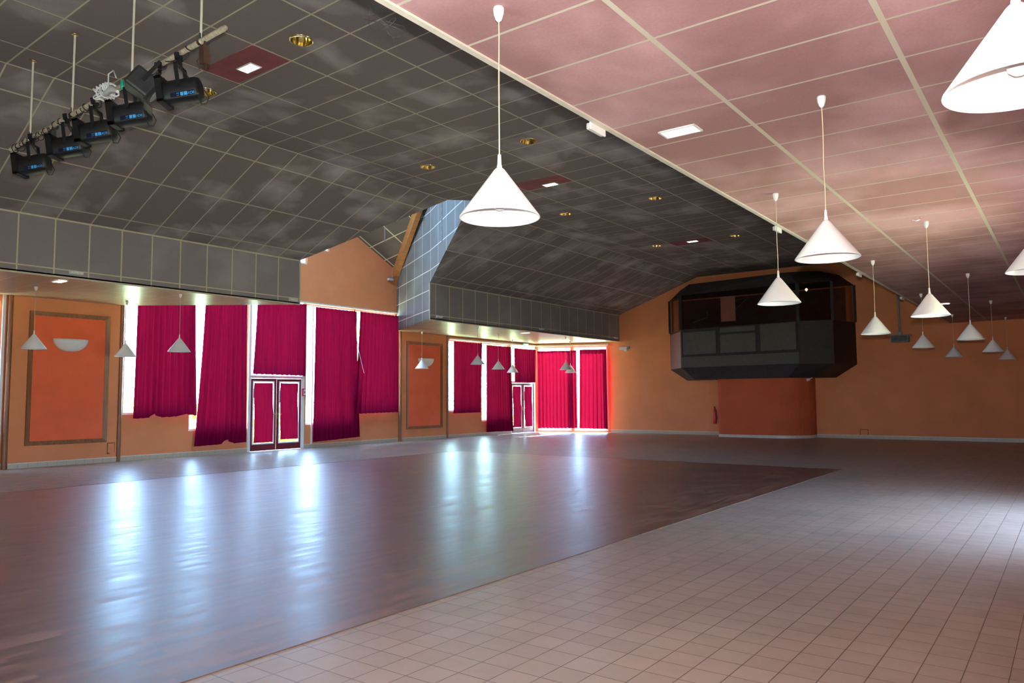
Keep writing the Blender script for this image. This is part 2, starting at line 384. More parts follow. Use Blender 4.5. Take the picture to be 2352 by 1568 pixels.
# the back left corner above the low ceiling, and the unseen right and rear walls
RW = [(9.35-Y0, 12.5-Y0, .0, 2.2)]
wall('wall_right', (XR, Y0), (XR, YB), 0, 6.6, RW, TH, 'right wall with a wide glazed opening', M['orange'], (1, 0))
struct(MB().box((XR+TH, 9.15, 0), (1.5, 9.35, 2.8)).box((XR+TH, 12.5, 0), (1.5, 12.7, 2.8)).box((XR+TH, 9.15, 2.2), (1.5, 12.7, 2.8)).build('wall_light_baffle', M['orange']), 'unseen side walls and lintel added to confine daylight from the right opening', 'wall')  # unseen walls added to hold the right opening's daylight to a band
RB = [(13.4, 15.6, .0, 2.2)]  # unseen opening added for daylight on the near floor
wall('wall_rear', (XW, Y0), (XR, Y0), 0, 6.6, RB, TH, 'rear wall behind the camera with an added opening that lights the near floor', M['orange'], (0, -1))

# ------------------------------------------------------------------ ceilings
uvXY = lambda p: (p.x, p.y)
HOLES = [(-8.211, 6.281), (-8.104, 11.473), (-10.719, 11.473), (-10.636, 16.74), (-8.037, 16.76), (-10.608, 22.14), (-8.051, 22.236), (-10.826, 6.456)]
APEX = Vector((-11.65, 14.22, ZV))
def flat_vault():
    outer = [(XL, Y0), (XL, YB), (XV, YB), (XV, 14.52), (APEX.x, APEX.y), (XV, 13.74), (XV, Y0)]
    loops = [[Vector((x, y, ZV)) for x, y in outer]]
    for hx, hy in HOLES: loops.append([Vector((hx+.145*math.cos(2*math.pi*k/24), hy+.145*math.sin(2*math.pi*k/24), ZV)) for k in range(24)])
    flat = [p for l in loops for p in l]; mb = MB()
    tris = tessellate_polygon(loops)
    fs = []
    for t in tris:
        a, c, d = (flat[i] for i in t)
        fs.append(t if (c-a).cross(d-a).z < 0 else t[::-1])
    uvV = lambda p: (p.x, p.y+.033*(p.x+7.5))
    mb.add(flat, fs, [[uvV(flat[i]) for i in t] for t in fs]); return mb
struct(flat_vault().build('ceiling', M['vault']), 'high dark grey panelled ceiling above the dance floor', 'ceiling')
SL = Vector((XS-XV, 0, ZT-ZV)); SLl = SL.length; SLn = SL.normalized()
def uvS(p):
    d_ = (p-Vector((XV, 0, ZV))).dot(SLn); return (d_, p.y-.075*d_)
mb = MB()
mb.poly([(XV, Y0, ZV), (XV, 13.74, ZV), (XS, 12.14, ZT), (XS, Y0, ZT)], uvS)
mb.poly([(XV, 14.52, ZV), (XV, YB, ZV), (XS, YB, ZT), (XS, 17.0, ZT)], uvS)
struct(mb.build('ceiling', M['slope']), 'dark grey sloping ceiling panels rising from the left soffit', 'ceiling')
uvF = lambda p: (p.z, p.y)
mb = MB()
for a, c in ((Y0, 12.14), (17.0, YB)):
    mb.box((XS-.03, a, ZC-.005), (XS, c, ZT))
so = MB()
for a, c in ((Y0, 12.14), (17.0, YB)):
    so.poly([(XS, a, ZC+.01), (XS, c, ZC+.01), (XS, c, ZT), (XS, a, ZT)], uvF)
    so.poly([(XS-.03, a, ZC+.01), (XS-.03, c, ZC+.01), (XS-.03, c, ZT), (XS-.03, a, ZT)], uvF)
struct(so.build('ceiling', M['soffit']), 'vertical dark grey soffit band along the left aisle', 'ceiling')
mb = MB()
for z in (ZC+.005, ZT-.01):
    for a, c in ((Y0, 12.14), (17.0, YB)): mb.box((XS-.01, a, z-.018), (XS+.012, c, z+.014))
mb.box((XS-.02, 12.12, ZC), (XS+.014, 12.15, ZT)).box((XS-.02, 16.985, ZC), (XS+.014, 17.015, ZT))
mb.box((XV-.013, Y0, ZV-.006), (XV+.013, 13.74, ZV+.002)).box((XV-.013, 14.52, ZV-.006), (XV+.013, YB, ZV+.002))
struct(mb.build('trim_2', M['bar']), 'cream metal edge trim of the left soffit', 'trim')
# low ceilings
def slab(pts, mat, label):
    mb = MB(); n = len(pts); lo = [(x, y, ZC) for x, y in pts]; hi = [(x, y, ZC+.05) for x, y in pts]
    mb.poly(lo[::-1], uvXY); mb.poly(hi, uvXY)
    for i in range(n): mb.poly([lo[i], lo[(i+1) % n], hi[(i+1) % n], hi[i]], uvXY)
    return struct(mb.build('ceiling', mat), label, 'ceiling')
slab([(XL, Y0), (XR, Y0), (XR, YB), (XL, YB)], M['low'], 'low pink panelled ceiling over the right aisle')
slab([(XW, Y0), (XS, Y0), (XS, 12.14), (XW, 9.40)], M['lowleft'], 'low pinkish ceiling over the left aisle, nearer part')
slab([(XW, 19.16), (XS, 17.0), (XS, YB), (CH1[0], YB), (CH0[0], CH0[1])], M['lowleft'], 'low pinkish ceiling over the left aisle, farther part')
mb = MB(); mb.box((XL, Y0, ZC+.055), (XL+.06, YB, ZV+.1))
struct(mb.build('trim_3', M['soot']), 'dark upstand between the pink ceiling and the grey vault', 'trim')
mb = MB().box((XL-.014, Y0, ZC-.016), (XL+.035, YB, ZC+.05))
struct(mb.build('trim_4', M['cream']), 'cream metal angle along the edge of the pink ceiling', 'trim')

# dormer: two vertical grey faces meeting at the apex, a pitched roof, a glulam hip beam
CS = .209
def zr(x, y): return 6.15 + .497*min(19.07-y, y-9.63) + CS*(x-XW)
P0 = Vector((XW, 19.16, 0)); P1 = Vector((XS, 17.0, 0)); P2 = Vector((XV, 14.52, 0)); P3 = Vector((APEX.x, APEX.y, 0))
def face(pts2, zb, label, mat, sgn):
    mb = MB(); d0 = 0; un = []
    for i, p in enumerate(pts2):
        if i: d0 += (pts2[i]-pts2[i-1]).length
        un.append(d0)
    for i in range(len(pts2)-1):
        a, c = pts2[i], pts2[i+1]
        q = [Vector((a.x, a.y, zb[i][0])), Vector((c.x, c.y, zb[i][1])), Vector((c.x, c.y, zr(c.x, c.y)+.05)), Vector((a.x, a.y, zr(a.x, a.y)+.05))]
        uvs = [(un[i], q[0].z), (un[i+1], q[1].z), (un[i+1], q[2].z), (un[i], q[3].z)]
        if sgn < 0: q = q[::-1]; uvs = uvs[::-1]
        mb.add(q, [(0, 1, 2, 3)], [uvs])
    return struct(mb.build('wall_dormer', mat), label, 'wall')
face([P0, P1, P2, P3], [(ZC, ZC), (ZT, ZV), (ZV, ZV)], 'bluish lit grey panelled side of the roof dormer', M['blue'], 1)
Q0 = Vector((XW, 9.40, 0)); Q1 = Vector((XS, 12.14, 0)); Q2 = Vector((XV, 13.74, 0))
face([Q0, Q1, Q2, P3], [(ZC, ZC), (ZT, ZV), (ZV, ZV)], 'panelled nearer side of the roof dormer', M['blue'], -1)
mb = MB()
xa, xb = XW-.25, -11.4
pt = lambda x, y: (x, y, zr(x, y))
mb.poly([pt(xa, 19.45), pt(xa, 14.35), pt(xb, 14.35), pt(xb, 19.45)], uvXY)
# hidden nearer slope has an added opening that lights the grey side opposite
ya, yb_ = 12.0, 13.5; wa, wb = -17.0, -15.0
for x0, x1, y0, y1 in ((xa, xb, 9.2, ya), (xa, xb, yb_, 14.35), (xa, wa, ya, yb_), (wb, xb, ya, yb_)):
    mb.poly([pt(x0, y0), pt(x1, y0), pt(x1, y1), pt(x0, y1)], uvXY)
struct(mb.build('ceiling', M['dormer']), 'yellowish lit pitched ceiling inside the roof dormer', 'ceiling')
wd = empty('window_12', (0, 0, 0)); struct(wd, 'added roof opening in the hidden nearer slope, lighting the dormer side', 'window')
mb = MB(); mb.poly([pt(wa, ya), pt(wb, ya), pt(wb, yb_), pt(wa, yb_)]); mb.build('window_pane', M['glass'], wd)
# beam sits on top of the dormer side
def beam():
    mb = MB(); A = P0 + (P0-P2).normalized()*.15; Bq = P2
    d = (Bq-A).normalized(); n = Vector((-d.y, d.x, 0))
    if n.y > 0: n = -n
    vs = []
    for p in (A, Bq):
        zt = zr(p.x, p.y) + .02
        for off, z in ((0, zt), (.16, zt), (.16, zt-.42), (0, zt-.42)): vs.append(Vector((p.x, p.y, z)) + n*off)
    mb.add(vs, [(0, 1, 2, 3), (7, 6, 5, 4), (0, 4, 5, 1), (1, 5, 6, 2), (2, 6, 7, 3), (3, 7, 4, 0)])
    return mb
struct(beam().build('trim_5', M['beam']), 'orange laminated wood beam rising through the roof dormer', 'beam')

# ------------------------------------------------------------------ skirting
def skirting(name, segs, outward_list, label):
    mb = MB()
    for (A, B), n in zip(segs, outward_list):
        A = Vector((*A, 0)); B = Vector((*B, 0)); Lh = (B-A).length; n = Vector((*n, 0)).normalized()*.018; zz = Vector((0, 0, .105))
        q = [A+n, B+n, B+n+zz, A+n+zz]; mb.add(q, [(0, 1, 2, 3)], [[(0, 0), (Lh, 0), (Lh, .1), (0, .1)]])
        q = [A+n+zz, B+n+zz, B+zz, A+zz]; mb.add(q, [(0, 1, 2, 3)], [[(0, 0), (Lh, 0), (Lh, .1), (0, .1)]])
        e = Vector((0, 0, .02)); q = [A+n*1.1+zz, B+n*1.1+zz, B+n*1.1+zz+e, A+n*1.1+zz+e]; mb.add(q, [(0, 1, 2, 3)], None, 1)
        q = [A+n*1.1+zz+e, B+n*1.1+zz+e, B+zz+e, A+zz+e]; mb.add(q, [(0, 1, 2, 3)], None, 1)
    return struct(mb.build(name, [M['skirt'], M['cream']]), label, 'baseboard')
skirting('baseboard_left', [((XW, Y0), (XW, 6.84)), ((XW+.06, 6.95), (XW+.06, 9.36)), ((XW, 9.42), (XW, 13.15)), ((XW, 15.15), (XW, 19.25)), ((XW+.06, 19.4), (XW+.06, 21.76)), ((XW, 21.8), (XW, 25.9))], [(1, 0)]*6, 'beige tile skirting along the left wall')
skirting('baseboard_back', [((CH1[0], YB), (-11.0, YB)), ((-7.7, YB), (XR, YB))], [(0, -1)]*2, 'beige tile skirting along the back wall')

# ------------------------------------------------------------------ windows
wn_i = [0]
def window(y0, y1, z0, z1, label, mull=None):
    wn_i[0] += 1
    o = empty('window_%d' % wn_i[0], (XW-.08, 0, 0)); struct(o, label, 'window'); t = .055
    mb = MB(); mb.box((-.03, y0, z0), (.03, y0+t, z1)).box((-.03, y1-t, z0), (.03, y1, z1)).box((-.03, y0+t, z0), (.03, y1-t, z0+t)).box((-.03, y0+t, z1-t), (.03, y1-t, z1))
    for zz in (mull or []): mb.box((-.025, y0, zz-.03), (.025, y1, zz+.03))
    mb.build('window_frame', M['pvc'], o)
    MB().box((.0, y0+.01, z0+.01), (.004, y1-.01, z1-.01)).build('window_pane', M['glass'], o)
    return o
wl = ['white framed window at the left edge beside the first red panel', 'tall window behind the short curtain right of the large red panel',
      'tall white framed window left of the nearer red door', 'tall white framed window right of the nearer red door',
      'tall window behind the short curtain at the right end of the nearer bay', 'window behind the first short curtain of the farther bay',
      'window behind the second curtain of the farther bay']
for (y0, y1, a, c), l in zip(WIN, wl): window(y0, y1, a, c, l)
window(14.80, 15.20, 5.80, 6.16, 'small square window high in the gable, the lower one')
window(15.66, 16.08, 6.34, 6.70, 'small square window high in the gable, the upper one')
CM = Matrix(((cd.x, cn[0], 0, CH0[0]), (cd.y, cn[1], 0, CH0[1]), (0, 0, 1, 0), (0, 0, 0, 1)))
for i, (s0, s1, a, c) in enumerate(chh):
    o = empty('window_%d' % (10+i)); o.matrix_world = CM
    struct(o, ['floor length window in the angled far corner, left one', 'floor length window in the angled far corner, right one'][i], 'window')
    mb = MB(); t = .055; mb.box((s0, .05, a), (s0+t, .11, c)).box((s1-t, .05, a), (s1, .11, c)).box((s0+t, .05, a), (s1-t, .11, a+t)).box((s0+t, .05, c-t), (s1-t, .11, c))
    mb.build('window_frame', M['pvc'], o); MB().box((s0+.01, .075, a+.01), (s1-.01, .08, c-.01)).build('window_pane', M['glass'], o)
# bay post and white head boards
mb = MB().box((XW+.01, 15.40, .12), (XW+.05, 15.44, 4.5))
struct(mb.build('trim_6', M['pvc']), 'slim white post beside the long curtain right of the red door', 'trim')
mb = MB().box((XW, 9.5, 4.55), (XW+.10, 19.1, 4.60))
struct(mb.build('trim_7', M['cream']), 'curtain board over the nearer window bay', 'trim')
mb = MB().box((XW, 21.9, 3.80), (XW+.12, 27.8, 3.86)).box((.0, -.12, 3.80), (3.3, 0, 3.86), M4=CM)
struct(mb.build('trim_8', M['cream']), 'curtain board over the farther window bay', 'trim')
MB
mb = MB().box((XW+.0, 6.74, .12), (XW+.05, 6.80, ZC)); struct(mb.build('trim_9', M['pvc']), 'white jamb at the left edge window', 'trim')

# ------------------------------------------------------------------ doors
def door(idx, y0, y1, label, gap):
    o = empty('door_%d' % idx, (XW, 0, 0)); struct(o, label, 'door')
    mb = MB(); mb.box((-.12, y0, 0), (.02, y0+.09, 4.55 if idx == 1 else 3.8)).box((-.12, y1-.09, 0), (.02, y1, 4.55 if idx == 1 else 3.8)).box((-.12, y0+.09, 2.16), (.02, y1-.09, 2.24))
    mb.build('door_frame', M['pvc'], o)
    MB().box((-.06, y0+.09, 2.24), (-.055, y1-.09, 4.5 if idx == 1 else 3.75)).build('window_pane', M['glass'], o)
    ym = (y0+y1)/2
    for k, (a, c) in enumerate(((y0+.10, ym-.01), (ym+.01, y1-.10))):
        lf = MB(); x0, x1 = -.07, -.02; t = .07
        lf.box((x0, a, .01), (x1, a+t, 2.15)).box((x0, c-t, .01), (x1, c, 2.15)).box((x0, a+t, .01), (x1, c-t, .20)).box((x0, a+t, 2.08), (x1, c-t, 2.15))
        leaf = lf.build('door_leaf', M['doorred'], o)
        fr = MB(); g = .035
        fr.box((x1-.01, a+t, .20), (x1+.012, a+t+g, 2.08)).box((x1-.01, c-t-g, .20), (x1+.012, c-t, 2.08)).box((x1-.01, a+t+g, .20), (x1+.012, c-t-g, .20+g)).box((x1-.01, a+t+g, 2.08-g), (x1+.012, c-t-g, 2.08))
        fr.build('glazing_bead', M['white'], leaf)
        MB().box((-.05, a+t, .2), (-.045, c-t, 2.08)).build('window_pane', M['glass'], leaf)
        # small cloth stretched over the glass
        cb = MB(); nx, nz = 24, 20; ya, yc = a+t+.05, c-t-.045; zl = .25 if k == 0 else .25+gap
        vs = []
        for j in range(nz+1):
            for i in range(nx+1):
                uu = i/nx; vv = j/nz; y = ya+(yc-ya)*uu; z = zl+(2.02-zl)*vv
                vs.append((-.008+.010*math.sin(uu*9+vv*5+k*2)*(1-vv)+.008*math.sin((uu+vv)*14), y+.015*math.sin(vv*5+k), z))
        cb.add(vs, [(j*(nx+1)+i, j*(nx+1)+i+1, (j+1)*(nx+1)+i+1, (j+1)*(nx+1)+i) for j in range(nz) for i in range(nx)], None, 0, True)
        cb.build('door_curtain', M['cloth'], leaf)
        hy = (c-.035) if k == 0 else (a+.035)
        hb = MB(); hb.box((x1, hy-.02, .95), (x1+.012, hy+.02, 1.15)); hb.tube([(x1, hy, 1.08), (x1+.05, hy, 1.08), (x1+.055, hy+(-.10 if k == 0 else .10), 1.08)], .009, 8)
        hb.build('door_handle', M['chrome'], leaf)
door(1, DOORS[0][0], DOORS[0][1], 'double glazed red door with magenta cloth panels, nearer bay', .06)
door(2, DOORS[1][0], DOORS[1][1], 'double glazed door with sunlit pink cloth panels, farther bay', .0)

# ------------------------------------------------------------------ curtains
def curtain(A0, A1, B0, B1, zt, zb0, zb1, label, n=(1, 0), pleats=None, amp=.045, seed=0, group=None, hem=None, off=.12):
    """A0,A1: plan s-coordinates of top ends on the wall line; B0,B1: bottom ends. Base line given by global CUR"""
    rnd = random.Random(seed); org, d = CUR; mb = MB(); wdt = A1-A0; P = pleats or max(5, int(wdt/.15))
    nx = P*8; nz = 36; vs = []; ph = [rnd.uniform(-.6, .6) for _ in range(P+2)]; am = [rnd.uniform(.45, 1.3) for _ in range(P+2)]
    nn = Vector((n[0], n[1]))
    for j in range(nz+1):
        v = j/nz                      # 0 top, 1 bottom
        for i in range(nx+1):
            uu = i/nx; a = A0+(A1-A0)*uu; c = B0+(B1-B0)*uu; s = a+(c-a)*v**1.3
            zb = zb0+(zb1-zb0)*uu; z = zt + (zb-zt)*v
            k = uu*P; ki = int(min(k, P)); fr = k-ki
            A = am[ki]*(1-fr)+am[min(ki+1, P+1)]*fr; F = ph[ki]*(1-fr)+ph[min(ki+1, P+1)]*fr
            wv = math.sin(2*math.pi*k + F*(.4+v))*amp*A*(.55+.6*v) + .025*math.sin(uu*7+seed)*v
            if hem and v > .9:
                for hc, hw, hh in hem: z += hh*math.exp(-((uu-hc)/hw)**2)*(v-.9)*10
            if v > .97: z += .006*math.sin(2*math.pi*k)
            p = Vector(org)+Vector(d)*s + nn*(off+wv); s2 = p; vs.append((s2.x, s2.y, z))
    mb.add(vs, [(j*(nx+1)+i, (j+1)*(nx+1)+i, (j+1)*(nx+1)+i+1, j*(nx+1)+i+1) for j in range(nz) for i in range(nx)], None, 0, True)
    # cloth header tape with little hooks
    o = mb.build('curtain', M['cloth']); tag(o, label, 'curtain', group)
    hk = MB()
    for k in range(P+1):
        s = A0+(A1-A0)*k/P; p = Vector(org)+Vector(d)*s+nn*off
        hk.tube([(p.x, p.y, zt-.02), (p.x, p.y, zt+.05)], .004, 5)
    hk.build('curtain_hook', M['white'], o); o.children[0]['kind'] = 'stuff'
    return o
CUR = ((XW, 0), (0, 1))
curtain(3.2, 6.62, 3.2, 6.60, 3.78, .95, .95, 'magenta curtain cut off by the left edge of the picture', seed=1)
curtain(9.76, 11.36, 9.70, 11.46, 4.50, 1.06, 1.10, 'short magenta curtain with pinholes and a notched hem, right of the large red panel', seed=2, hem=[(.34, .05, .10), (.82, .10, .05)])
curtain(11.66, 12.98, 11.42, 13.05, 4.50, .26, .30, 'long magenta curtain left of the nearer red door', seed=3, hem=[(.6, .07, .12)], pleats=9)
curtain(13.32, 15.10, 13.22, 15.12, 4.50, 2.27, 2.25, 'square magenta curtain hanging above the nearer red door', seed=4, pleats=11, amp=.022)
curtain(15.46, 17.18, 15.42, 17.40, 4.46, .18, .26, 'long magenta curtain right of the nearer red door', seed=5)
curtain(17.26, 19.05, 17.02, 19.06, 4.46, 1.03, 1.05, 'short wide magenta curtain next to the grey dormer side', seed=6, off=.19, amp=.028)
curtain(22.14, 23.90, 22.12, 23.78, 3.74, .94, .95, 'short magenta curtain right of the narrow red panel', seed=7)
curtain(24.18, 25.84, 24.16, 25.98, 3.70, .14, .12, 'long crimson curtain left of the farther door', seed=8)
curtain(26.10, 27.72, 26.10, 27.70, 3.66, 2.20, 2.20, 'short crimson curtain above the farther door', seed=9)
CUR = (CH0, tuple(cd))
curtain(.12, 1.90, .12, 1.92, 3.60, .16, .17, 'wide sunlit red curtain in the angled far corner', n=(-cn[0], -cn[1]), seed=10, amp=.045)
curtain(2.06, 3.24, 2.00, 3.26, 3.62, .17, .14, 'sunlit red curtain at the right end, against the back wall', n=(-cn[0], -cn[1]), seed=11, amp=.05, off=.22)
# loose white pull cord on the curtains
mb = MB().tube([(XW+.14, 17.2, 4.50), (XW+.30, 17.0, 3.9), (XW+.32, 17.0, 3.55), (XW+.33, 17.05, 3.25), (XW+.34, 17.20, 2.75), (XW+.33, 17.33, 2.38)], .008, 6)
tag(mb.build('pull_cord', M['wirew']), 'thin white pull cord dangling over the joint of two magenta curtains', 'cord')

# ------------------------------------------------------------------ pilaster walls with framed red panels, wooden posts, sconces
def pilaster(y0, y1, fy0, fy1, fz0, fz1, lab, plab, slab_, sy):
    mb = MB().box((XW-.02, y0, 0), (XW+.06, y1, ZC)); struct(mb.build('wall_left', M['orange']), lab, 'wall')
    o = empty('wall_panel', (XW+.06, (fy0+fy1)/2, fz0)); hy = (fy1-fy0)/2; hz = fz1-fz0; t = .10
    tag(o, plab, 'panel')
    # mitred frame profile
    fr = MB()
    def bar(a, c, inn_a, inn_c):
        d = .045; e = .018
        q = [Vector((0, *a)), Vector((0, *c)), Vector((0, *inn_c)), Vector((0, *inn_a))]
        vs = q + [q[0]+Vector((d, 0, 0)), q[1]+Vector((d, 0, 0)), q[2]+Vector((e, 0, 0)), q[3]+Vector((e, 0, 0))]
        fr.add(vs, [(4, 5, 6, 7), (0, 1, 5, 4), (2, 3, 7, 6), (1, 2, 6, 5), (3, 0, 4, 7)])
    bar((-hy, 0), (hy, 0), (-hy+t, t), (hy-t, t)); bar((hy, 0), (hy, hz), (hy-t, t), (hy-t, hz-t))
    bar((hy, hz), (-hy, hz), (hy-t, hz-t), (-hy+t, hz-t)); bar((-hy, hz), (-hy, 0), (-hy+t, hz-t), (-hy+t, t))
    fr.build('frame', M['wood'], o)
    MB().box((.0, -hy+t-.01, t-.01), (.010, hy-t+.01, hz-t+.01)).build('panel', M['red'], o)
    # quarter-bowl sconce
    s = MB(); seg = 28; rg = 9; vs = []; W2, Hh, D = .40, .30, .20
    for j in range(rg+1):
        th = j/rg*math.pi/2
        for i in range(seg+1):
            a = -math.pi/2+math.pi*i/seg
            vs.append((D*math.cos(th)*math.cos(a), W2*math.cos(th)**.9*math.sin(a), -Hh*math.sin(th)))
    s.add(vs, [(j*(seg+1)+i, (j+1)*(seg+1)+i, (j+1)*(seg+1)+i+1, j*(seg+1)+i+1) for j in range(rg) for i in range(seg)], None, 0, True)
    sc = empty('wall_sconce', (XW+.072, sy, 3.0)); tag(sc, slab_, 'wall lamp', 'half bowl wall lamps')
    sc_m = s.build('bowl', M['white'], sc); md = sc_m.modifiers.new('s', 'SOLIDIFY'); md.thickness = .008
    MB().box((0, -.1, -.16), (.02, .1, -.04)).build('back_plate', M['white'], sc)
pilaster(6.95, 9.36, 7.28, 9.10, .50, 3.62, 'shallow orange pilaster wall holding the large red panel', 'large red wall panel in a brown wooden frame, nearer one', 'white half bowl wall lamp on the larger, nearer red panel', 8.19)
pilaster(19.36, 21.76, 19.60, 21.52, .42, 3.60, 'shallow orange pilaster wall holding the narrow red panel', 'red wall panel in a brown wooden frame, farther one past the dormer', 'white half bowl wall lamp on the farther red panel', 20.60)
for i, (y, l) in enumerate([(6.89, 'brown wooden post left of the nearer red panel'), (9.41, 'brown wooden post right of the nearer red panel'), (19.30, 'brown wooden post left of the farther red panel'), (21.82, 'brown wooden post right of the farther red panel')]):
    mb = MB().tube([(XW+.05, y, 0), (XW+.05, y, ZC)], .055, 14); struct(mb.build('trim_%d' % (10+i), M['wood']), l, 'post')
# square chased marks on the walls
def mark(pts, label):
    mb = MB()
    for a, c in pts: mb.box(a, c)
    struct(mb.build('trim_%d' % (20+len([o for o in COL.objects if o.name.startswith('trim_2')])), M['soot']), label, 'mark')
x = XW+.060
mark([((x, 9.13, .20), (x+.003, 9.15, .46)), ((x, 9.31, .24), (x+.003, 9.32, .48)), ((x, 9.13, .46), (x+.003, 9.32, .48)), ((x, 9.13, .20), (x+.003, 9.20, .23))], 'dark square chasing mark low beside the nearer red panel')
y = YB
mark([((-6.20, y-.003, .10), (-6.18, y, .33)), ((-5.94, y-.003, .10), (-5.92, y, .33)), ((-6.2, y-.003, .31), (-5.92, y, .33)), ((-6.2, y-.003, .10), (-5.92, y, .115))], 'square chasing mark low on the back wall right of the column')

# ------------------------------------------------------------------ column and booth at the back wall
def column():
    mb = MB(); x0, x1, yf = -10.98, -7.66, 27.80; pts = [(x0, YB)]
    rl = .25; rr = 1.25
    for k in range(7): a = math.pi+math.pi/2*k/6; pts.append((x0+rl+rl*math.cos(a), yf+rl+rl*math.sin(a)))
    for k in range(13): a = -math.pi/2+math.pi/2*k/12; pts.append((x1-rr+rr*math.cos(a), yf+rr+rr*math.sin(a)))
    pts.append((x1, YB)); return pts
cp = column()
def extr(pts, z0, z1, name, mat, parent=None, smooth=True):
    mb = MB(); n = len(pts); vs = [(x, y, z0) for x, y in pts]+[(x, y, z1) for x, y in pts]
    mb.add(vs, [(i, (i+1) % n, n+(i+1) % n, n+i) for i in range(n)], None, 0, False); mb.add([(x, y, z1) for x, y in pts], [list(range(n))]); mb.add([(x, y, z0) for x, y in pts], [list(range(n))[::-1]])
    return mb.build(name, mat, parent)
co = extr(cp, 0, 2.19, 'column', M['colred']); struct(co, 'broad red round cornered column under the booth', 'column')
def off(pts, d):
    cxx = (cp[0][0]+cp[-1][0])/2; cyy = YB
    return [(x+d*(1 if x > cxx else -1), y-(d if y < YB-.05 else 0)) for x, y in pts]
struct(extr(off(cp, .015), 0, .10, 'baseboard_column', M['pale']), 'pale skirting around the foot of the red column', 'baseboard')

bo = empty('control_booth', (-9.9, YB, 2.64)); tag(bo, 'black glazed control booth hanging on the back wall above the red column', 'booth')
BP = [(-13.40, YB), (-12.32, 27.75), (-7.62, 27.2), (-6.22, YB)]
BP = [(-13.40, YB-.01), (-12.30, 27.70), (-7.66, 27.15), (-6.60, 27.55), (-6.20, YB-.01)]
def loc(o): o.location = -Vector((-9.9, YB, 2.64)); return o
def inset(pts, f, fy):
    c = (-9.8, YB); return [(c[0]+(x-c[0])*f, YB-.01-(YB-.01-y)*fy) for x, y in pts]
def loft(a, za, c, zc, name, mat, cap=True):
    mb = MB(); n = len(a); vs = [(x, y, za) for x, y in a]+[(x, y, zc) for x, y in c]
    mb.add(vs, [(i, i+1, n+i+1, n+i) for i in range(n-1)])
    if cap: mb.add(vs[:n], [list(range(n))[::-1]]); mb.add(vs[n:], [list(range(n))])
    return loc(mb.build(name, mat, bo))
loft(inset(BP, .80, .97), 2.18, BP, 2.64, 'underside', M['booth'])
# lower body walls
loft(BP, 2.64, BP, 4.15, 'body', M['booth'])
for i in (0, 1, 2, 3): pass
# recessed grey panels on the front and right faces
def onface(i, s0, s1, z0, z1, dep, name, mat, parent=None):
    a = Vector((*BP[i], 0)); c = Vector((*BP[i+1], 0)); d = (c-a); Lh = d.length; d.normalize(); n = Vector((d.y, -d.x, 0))
    M4 = Matrix(((d.x, n.x, 0, a.x), (d.y, n.y, 0, a.y), (0, 0, 1, 0), (0, 0, 0, 1)))
    mb = MB().box((s0*Lh, 0, z0), (s1*Lh, dep, z1), M4=M4); return loc(mb.build(name, mat, bo))
onface(0, .04, .96, 2.66, 4.08, .012, 'side_panel', M['mauve'])
onface(1, 0, 1, 2.66, 3.06, .02, 'lower_band', M['boothp'])
onface(1, .02, .32, 3.16, 4.02, .02, 'panel', M['boothp'])
onface(1, .36, .66, 3.16, 3.84, .02, 'panel', M['boothp'])
onface(1, .36, .66, 3.93, 4.10, .02, 'panel', M['boothp'])
onface(1, .70, .98, 3.16, 4.12, .02, 'panel', M['boothp'])
onface(2, .04, .98, 2.70, 3.0, .02, 'lower_band', M['booth'])
onface(2, .04, .98, 3.1, 4.0, .02, 'side_panel', M['booth'])
# glazing posts, glass, header
TOPZ = 5.50
for i in range(4):
    a, c = BP[i], BP[i+1]
    d = (Vector(c)-Vector(a)); n = Vector((d.y, -d.x)).normalized()
    q = [(a[0]-n.x*.06, a[1]-n.y*.06), (c[0]-n.x*.06, c[1]-n.y*.06)]
    mb = MB().poly([(q[0][0], q[0][1], 4.15), (q[1][0], q[1][1], 4.15), (q[1][0], q[1][1], TOPZ), (q[0][0], q[0][1], TOPZ)])
    if i == 3: mb.build('window_pane', M['tint'], bo); loc(bo.children[-1])
    else: loc(mb.build('window_pane', M['tint'], bo))
for x_, y_ in BP: loc(MB().box((x_-.05, y_-.02, 4.15), (x_+.05, y_+.08 if y_ < YB-.1 else y_+.0, TOPZ)).build('post', M['booth'], bo))
loft(BP, TOPZ, inset(BP, .86, .96), TOPZ+.42, 'header', M['booth'])
# interior seen through the tinted glass
loc(MB().box((-13.0, YB-.03, 4.16), (-6.5, YB-.015, 5.45)).build('interior_wall', M['boothi'], bo))
loc(MB().box((-10.74, 27.9, 4.38), (-10.17, 27.93, 5.34)).build('salmon_sheet', M['salmon_sheet'], bo))  # plain salmon rectangle standing behind the tinted glass
loc(MB().tube([(-10.4, 28.2, 4.75), (-9.75, 28.2, 5.28), (-10.45, 28.2, 5.16)], .012, 6).build('wire_rack', M['grey'], bo))
loc(MB().tube([(-12.0, 28.2, 4.45), (-11.4, 28.2, 4.62), (-11.4, 28.2, 4.85)], .012, 6).build('wire_rack', M['grey'], bo))
loc(MB().lathe([(.001, -.06), (.04, -.02), (.05, .02), (.001, .06)], 10, Matrix.Translation((-7.45, 27.55, 5.28))).build('indicator_lamp', M['spark'], bo))

